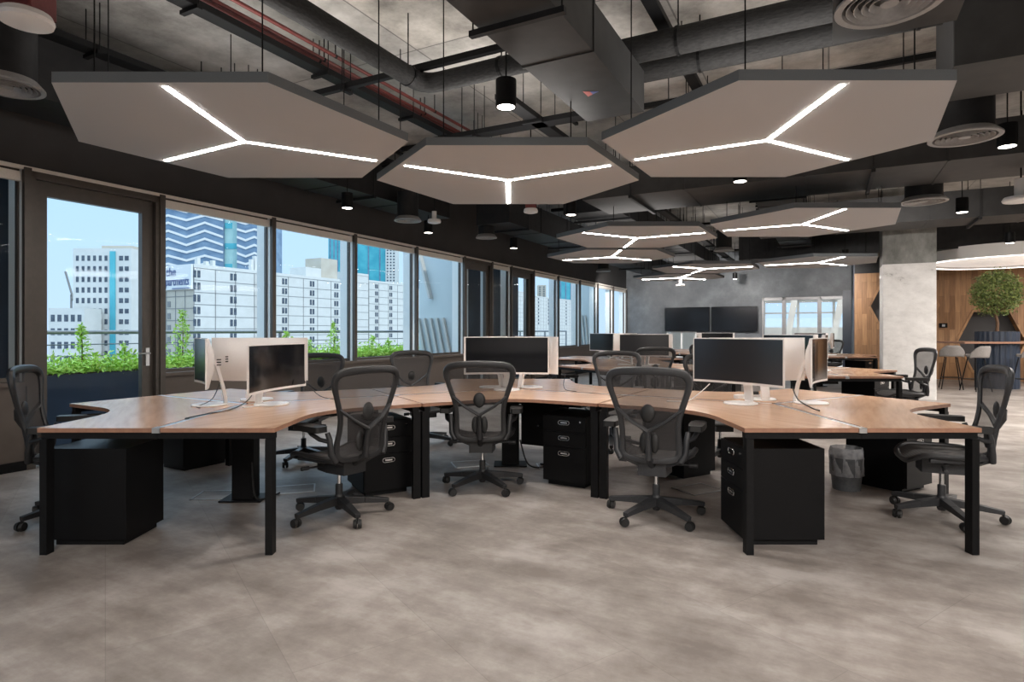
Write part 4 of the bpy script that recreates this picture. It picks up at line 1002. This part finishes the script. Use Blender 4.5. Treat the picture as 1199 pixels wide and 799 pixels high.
    for k in range(5):
        a = 2*PI*k/5+.3; c = Vector((.345*math.cos(a), .345*math.sin(a), 0)); b_ = a+1.2+k
        ax = Vector((math.cos(b_), math.sin(b_), 0)); c2 = c+Vector((-math.sin(b_), math.cos(b_), 0))*.012
        g = G()
        for s in (-1, 1): g.tube([c2+ax*s*.006+Vector((0, 0, .032)), c2+ax*s*.010+Vector((0, 0, .032)), c2+ax*s*.026+Vector((0, 0, .032))], [.0315, .032, .027], 16)
        g.tube([c+Vector((0, 0, .03)), c+Vector((0, 0, .075))], .009, 8); g.build('caster', M['wheel'], t, True)
    return t
ch = make_chair(); chL = make_chair('chair_light')
CH = [(-1.24, 4.30, (-.80, .60), 'grey mesh office chair drawn up to the left front desk, seen from behind', 0, .35),
      (-.25, 5.07, (.03, 1), 'dark mesh office chair in the centre facing the centre monitor', 0, 0),
      (1.03, 4.28, (.40, .92), 'office chair right of centre with its back and Y support toward the camera', 1, .2),
      (3.06, 4.27, (-.93, .37), 'pale grey office chair at the right edge, side on', 1, .5),
      (-3.08, 4.27, (.93, .37), 'dark office chair at the left edge beside the terrace door, side on', 0, .1),
      (-2.12, 6.1, (-.25, -.97), 'office chair behind the left monitors, only its right shoulder showing', 1, .1),
      (-1.02, 6.98, (.6, -.8), 'office chair between the centre desk and the window sill, facing the camera', 1, .6),
      (1.12, 6.75, (-.35, -.94), 'office chair with pale back behind the right of the centre desk', 1, .2),
      (2.1, 6.05, (0, -1), 'office chair behind the right monitors, mostly hidden under the desk', 0, .5),
      (5.42, 8.35, (-1, .15), 'office chair before the concrete column, side on', 1, .1),
      (2.1, 9.02, (.05, 1), 'small dark office chair seen from behind in the second desk group', 0, .3),
      (.97, 11.7, (.87, .5), 'small office chair near the far windows, left of the second group', 0, .3),
      (3.25, 10.7, (-.75, -.66), 'pale office chair half hidden beside the large right monitor', 1, .3),
      (3.55, 12.7, (-.95, .3), 'distant dark office chair side on below the wall screens', 0, .2),
      (8.3, 15.6, (-.5, -.85), 'far office chair behind the third group near the glazed room', 0, .2),
      (4.9, 14.0, (.1, 1), 'far office chair at the middle of the third group', 0, .2),
      (8.6, 13.4, (-.85, .5), 'far office chair of the third group behind the column', 0, .2)]
src = {0: ch, 1: chL}; used = set()
for x, y, f, lab, k, br_ in CH:
    if k in used: o = dup(src[k], (x, y, 0), 0, lab)
    else: o = src[k]; used.add(k); o['label'] = lab
    o.location = (x, y, 0); o.rotation_euler = (0, 0, face_rz(f)); o['group'] = 'mesh office chairs'
    for c_ in kids(o):                                        # the star base turns freely under each seat
        if c_.name.startswith(('star_base', 'caster')): c_.rotation_euler = (0, 0, br_)

# ------------------------------------------------------------------ small things around the desks
t = thing('waste_bin', 'grey waste bin with a clear liner under the right desk', 'bin', (2.80, 5.02, 0))
G().lathe([(.105, 0), (.13, .27), (.126, .27), (.10, .01)], 24).build('bucket', M['bin'], t, True)
rb = random.Random(5); g = G()
def linr(u, v):
    a = 2*PI*u; r = .122+.008*math.sin(9*a+4*v)+.004*rb.random(); z = .12+.23*v
    if v > .99: r *= .93
    return (r*math.cos(a), r*math.sin(a), z)
g.grid(linr, 40, 6); g.build('liner', M['bag'], t, True)
def floorbox(x, y, rz, lab):
    t = thing('floor_socket', lab, 'floor socket', (x, y, 0), rz)
    g = G(); w, d, k = .17, .13, .012
    for a in ((-w, w, -d, -d+k), (-w, w, d-k, d), (-w, -w+k, -d, d), (w-k, w, -d, d)): g.box(a[0], a[1], a[2], a[3], 0, .006)
    g.build('trim_frame', M['alu'], t); G().box(-w+k, w-k, -d+k, d-k, 0, .003).build('lid', M['floor'], t)
for x, y, rz, lab in [(-2.36, 4.82, .1, 'floor socket left of the left cable column'), (-1.82, 5.0, .3, 'floor socket right of the left cable column'), (-.42, 5.95, .3, 'floor socket left of the centre cable column'),
                      (.42, 5.85, .1, 'floor socket right of the centre cable column'), (1.55, 5.0, .5, 'floor socket behind the right front chair')]: floorbox(x, y, rz, lab)
def cable(lab, pts, r=.004, m='cable_black'):
    P = [Vector(p) for p in pts]; out = []
    for i in range(len(P)-1):
        p = [P[max(0, min(len(P)-1, i+k))] for k in (-1, 0, 1, 2)]
        for j in range(6):
            s = j/6; out.append(.5*((2*p[1])+(-p[0]+p[2])*s+(2*p[0]-5*p[1]+4*p[2]-p[3])*s*s+(-p[0]+3*p[1]-3*p[2]+p[3])*s**3))
    out.append(P[-1]); o0 = out[0].copy()
    tag(G().tube([q-o0 for q in out], r, 6).build('cable', M[m], None, True, loc=o0), lab, 'cable', 'loose cables on and under the desks')
D = DT+.005
cable('black cable trailing from the left monitor stands over the desk toward the camera', [(-1.95, 4.62, D+.2), (-1.97, 4.5, D+.06), (-2.03, 4.33, D), (-2.09, 4.10, D), (-2.12, 3.90, D), (-2.1, 3.9, D)])
cable('thin black cable hanging from the edge on monitor at the left', [(-2.25, 4.62, D+.17), (-2.28, 4.56, D+.05), (-2.36, 4.5, D), (-2.3, 4.42, D)], .003)
cable('black cable looping under the dark left monitor', [(-1.72, 4.95, D+.16), (-1.60, 4.98, D+.03), (-1.48, 5.0, D), (-1.5, 5.15, D)], .003)
cable('white cable curling behind the left monitor stands', [(-2.0, 4.75, D+.12), (-1.95, 4.68, D+.02), (-1.9, 4.58, D), (-2.0, 4.45, D)], .004, 'white_plastic')
cable('white cable from the large right monitor to the seam', [(1.60, 4.85, D+.14), (1.52, 4.87, D+.06), (1.42, 4.86, D), (1.25, 4.84, D)], .004, 'white_plastic')
cable('black cable hanging between the two right monitors', [(2.14, 4.58, D+.14), (2.15, 4.5, D+.05), (2.2, 4.38, D), (2.19, 4.27, D)], .005)
cable('dark cable on the desk right of the centre monitor', [(.52, 5.85, D+.13), (.50, 5.82, D+.05), (.52, 5.76, D), (.6, 5.62, D)], .003)
cable('black cables tangled at the foot of the centre column', [(.08, 5.9, .25), (.14, 5.85, .05), (.22, 5.75, .012), (.34, 5.82, .012), (.28, 5.9, .012), (.42, 5.86, .012)], .008)
cable('cable dropping from the left cable column to the floor socket', [(-2.02, 4.66, .3), (-1.98, 4.62, .05), (-1.92, 4.7, .012), (-1.88, 4.85, .012)], .007)
t = thing('equipment_box', 'black equipment box hung under the centre desk right of the cable column', 'equipment box', (.30, 5.62, .26), -.5)
G().box(-.19, .19, -.10, .10, 0, .40).build('case', M['pedestal'], t, bevel=.004); G().box(-.02, .0, -.104, -.10, .18, .20).build('lock', M['chrome'], t)
G().box(-.10, .10, -.06, .06, .40, .465).build('bracket', M['black_metal'], t)
t = thing('power_strip', 'white power adapter with a black plug behind the right monitor stand', 'power strip', (2.0, 5.1, DT), .2)
G().box(-.11, .11, -.03, .03, 0, .03).build('strip', M['white_plastic'], t, bevel=.004)
G().box(.03, .10, -.02, .02, .03, .055).build('plug', M['cable_black'], t, bevel=.004)

# ------------------------------------------------------------------ wall screens
for p0, p1, lab in ((778.8, 831.5, 'left of the two large black wall screens on the plaster wall'), (833.5, 887.6, 'right of the two large black wall screens, with a window reflection')):
    b0, b1 = pb(p0, 21.85), pb(p1, 21.85)
    t = thing('wall_screen', lab, 'television', RW((b0+b1)/2, 21.90, 1.29), TH, 'large wall screens'); h = (b1-b0)/2
    G().box(-h, h, -.05, .0, 0, .86).build('casing', M['black_metal'], t, bevel=.004)
    G().box(-h+.012, h-.012, -.054, -.05, .012, .848).build('screen', M['screen'], t)
    G().box(-.2, .2, .0, .095, .25, .6).build('wall_bracket', M['black_metal'], t)

# ------------------------------------------------------------------ bar table, planter, olive tree, stools
TB = Vector((11.2, 13.85, 0))
t = thing('bar_table', 'long high table with a thin wood top around a black ribbed drum', 'table', TB, 0)
g = G(); g.prism([(-1.12, -.5), (2.6, -.5), (2.6, .5), (-1.12, .5)], 1.03, 1.07, side=1); g.build('table_top', [M['wood'], M['edge']], t)
g = G(); P = []
for k in range(96): a = 2*PI*k/96; r = .40+(.014 if k % 4 < 2 else 0); P.append((r*math.cos(a), r*math.sin(a)))
g.prism(P, 0, 1.03); g.build('drum_base', M['navy'], t)
G().box(2.3, 2.36, -.4, .4, 0, 1.03).build('end_leg', M['black_metal'], t)
t = thing('tree_planter', 'black ribbed round planter standing on the high table', 'planter', TB+Vector((0, 0, 1.07)), 0)
g = G(); g.prism(P, 0, .23); g.build('pot', M['navy'], t); G().lathe([(.37, .2), (.35, .235), (.001, .24)], 30).build('soil', M['soil'], t, True)
t = thing('olive_tree', 'round crowned olive tree growing from the planter on the high table', 'tree', TB+Vector((0, 0, 1.29)), 0)
G().tube([(0, 0, 0), (.02, 0, .2), (-.02, .01, .42), (.01, 0, .75)], [.038, .03, .03, .025], 10).build('trunk', M['bark'], t, True)
ro = random.Random(11); g = G()
for k in range(26):
    a = ro.uniform(0, 2*PI); e = ro.uniform(.1, 1.3); L_ = ro.uniform(.3, .5); d = Vector((math.cos(a)*math.cos(e), math.sin(a)*math.cos(e), math.sin(e)))
    g.tube([(0, 0, .45), Vector((0, 0, .5))+d*L_*.5, Vector((0, 0, .5))+d*L_], [.016, .01, .004], 6)
g.build('branch', M['bark'], t)
g = G()
def crown():
    while True:
        v = Vector((ro.uniform(-1, 1), ro.uniform(-1, 1), ro.uniform(-.85, 1)))
        n = v.length
        if .45 < n < 1.0: break
    k = 1+.06*math.sin(v.x*9+v.y*7)+.05*math.sin(v.z*14)+ro.uniform(-.06, .12)
    return (v.x*.48*k, v.y*.48*k, .90+v.z*.52*k)
leaf_cloud(g, 6500, crown, .034, ro); g.build('foliage', M['leaf_dark'], t)
def make_stool():
    t = thing('bar_stool', '', 'stool')
    g = G(); prof = lambda u, v: None
    def seat(u, v):
        a = 2*PI*u; r = .20*(math.sin(v*PI/2)**.7); x = r*math.cos(a); y = r*math.sin(a)*.95; return (x, y, .735+.03*(r/.2)**3)
    g.grid(seat, 24, 5); g.build('seat', M['stool'], t, True, solid=.045)
    def bk(u, v):
        a = -PI*.08-PI*.84*u; r = .205+.03*v; e = min(1, 3.2*min(u, 1-u))**.6; return (r*math.cos(a), r*math.sin(a)*.95, .74+.25*v*e)
    G().grid(bk, 18, 5).build('backrest', M['stool'], t, True, solid=.035)
    for i in (-1, 1):
        for j in (-1, 1): G().tube([(i*.10, j*.10, .72), (i*.20, j*.20, 0)], .011, 8).build('leg', M['black_metal'], t)
    z = .26; q = .165; G().tube([(-q, -q, z), (q, -q, z), (q, q, z), (-q, q, z)], .008, 6, closed=True).build('footrest', M['black_metal'], t)
    return t
sl = None
for px, Y, rz, lab in [(1114, 13.6, -.5, 'grey bar stool nearest the concrete column'), (1143, 13.1, .15, 'grey bar stool in front of the ribbed drum, its back toward the camera'), (1203, 13.1, .1, 'grey bar stool cut by the right edge of the photo')]:
    if sl is None: sl = make_stool(); o = sl; o['label'] = lab
    else: o = dup(sl, (0, 0, 0), 0, lab)
    o.location = ((px-600)*Y/702, Y, 0); o.rotation_euler = (0, 0, rz); o['group'] = 'grey bar stools at the high table'

t = thing('wall_switch', 'small black switch on the oak wall between the column and the hexagonal niche', 'switch', RW(pb(1105, AW), AW, 1.327+3*17/702), TH)
G().box(-.09, .09, -.03, 0, 0, .12).build('cover_plate', M['black_metal'], t, bevel=.004)
G().box(-.035, .035, -.045, -.03, .03, .09).build('rocker', M['chrome'], t)
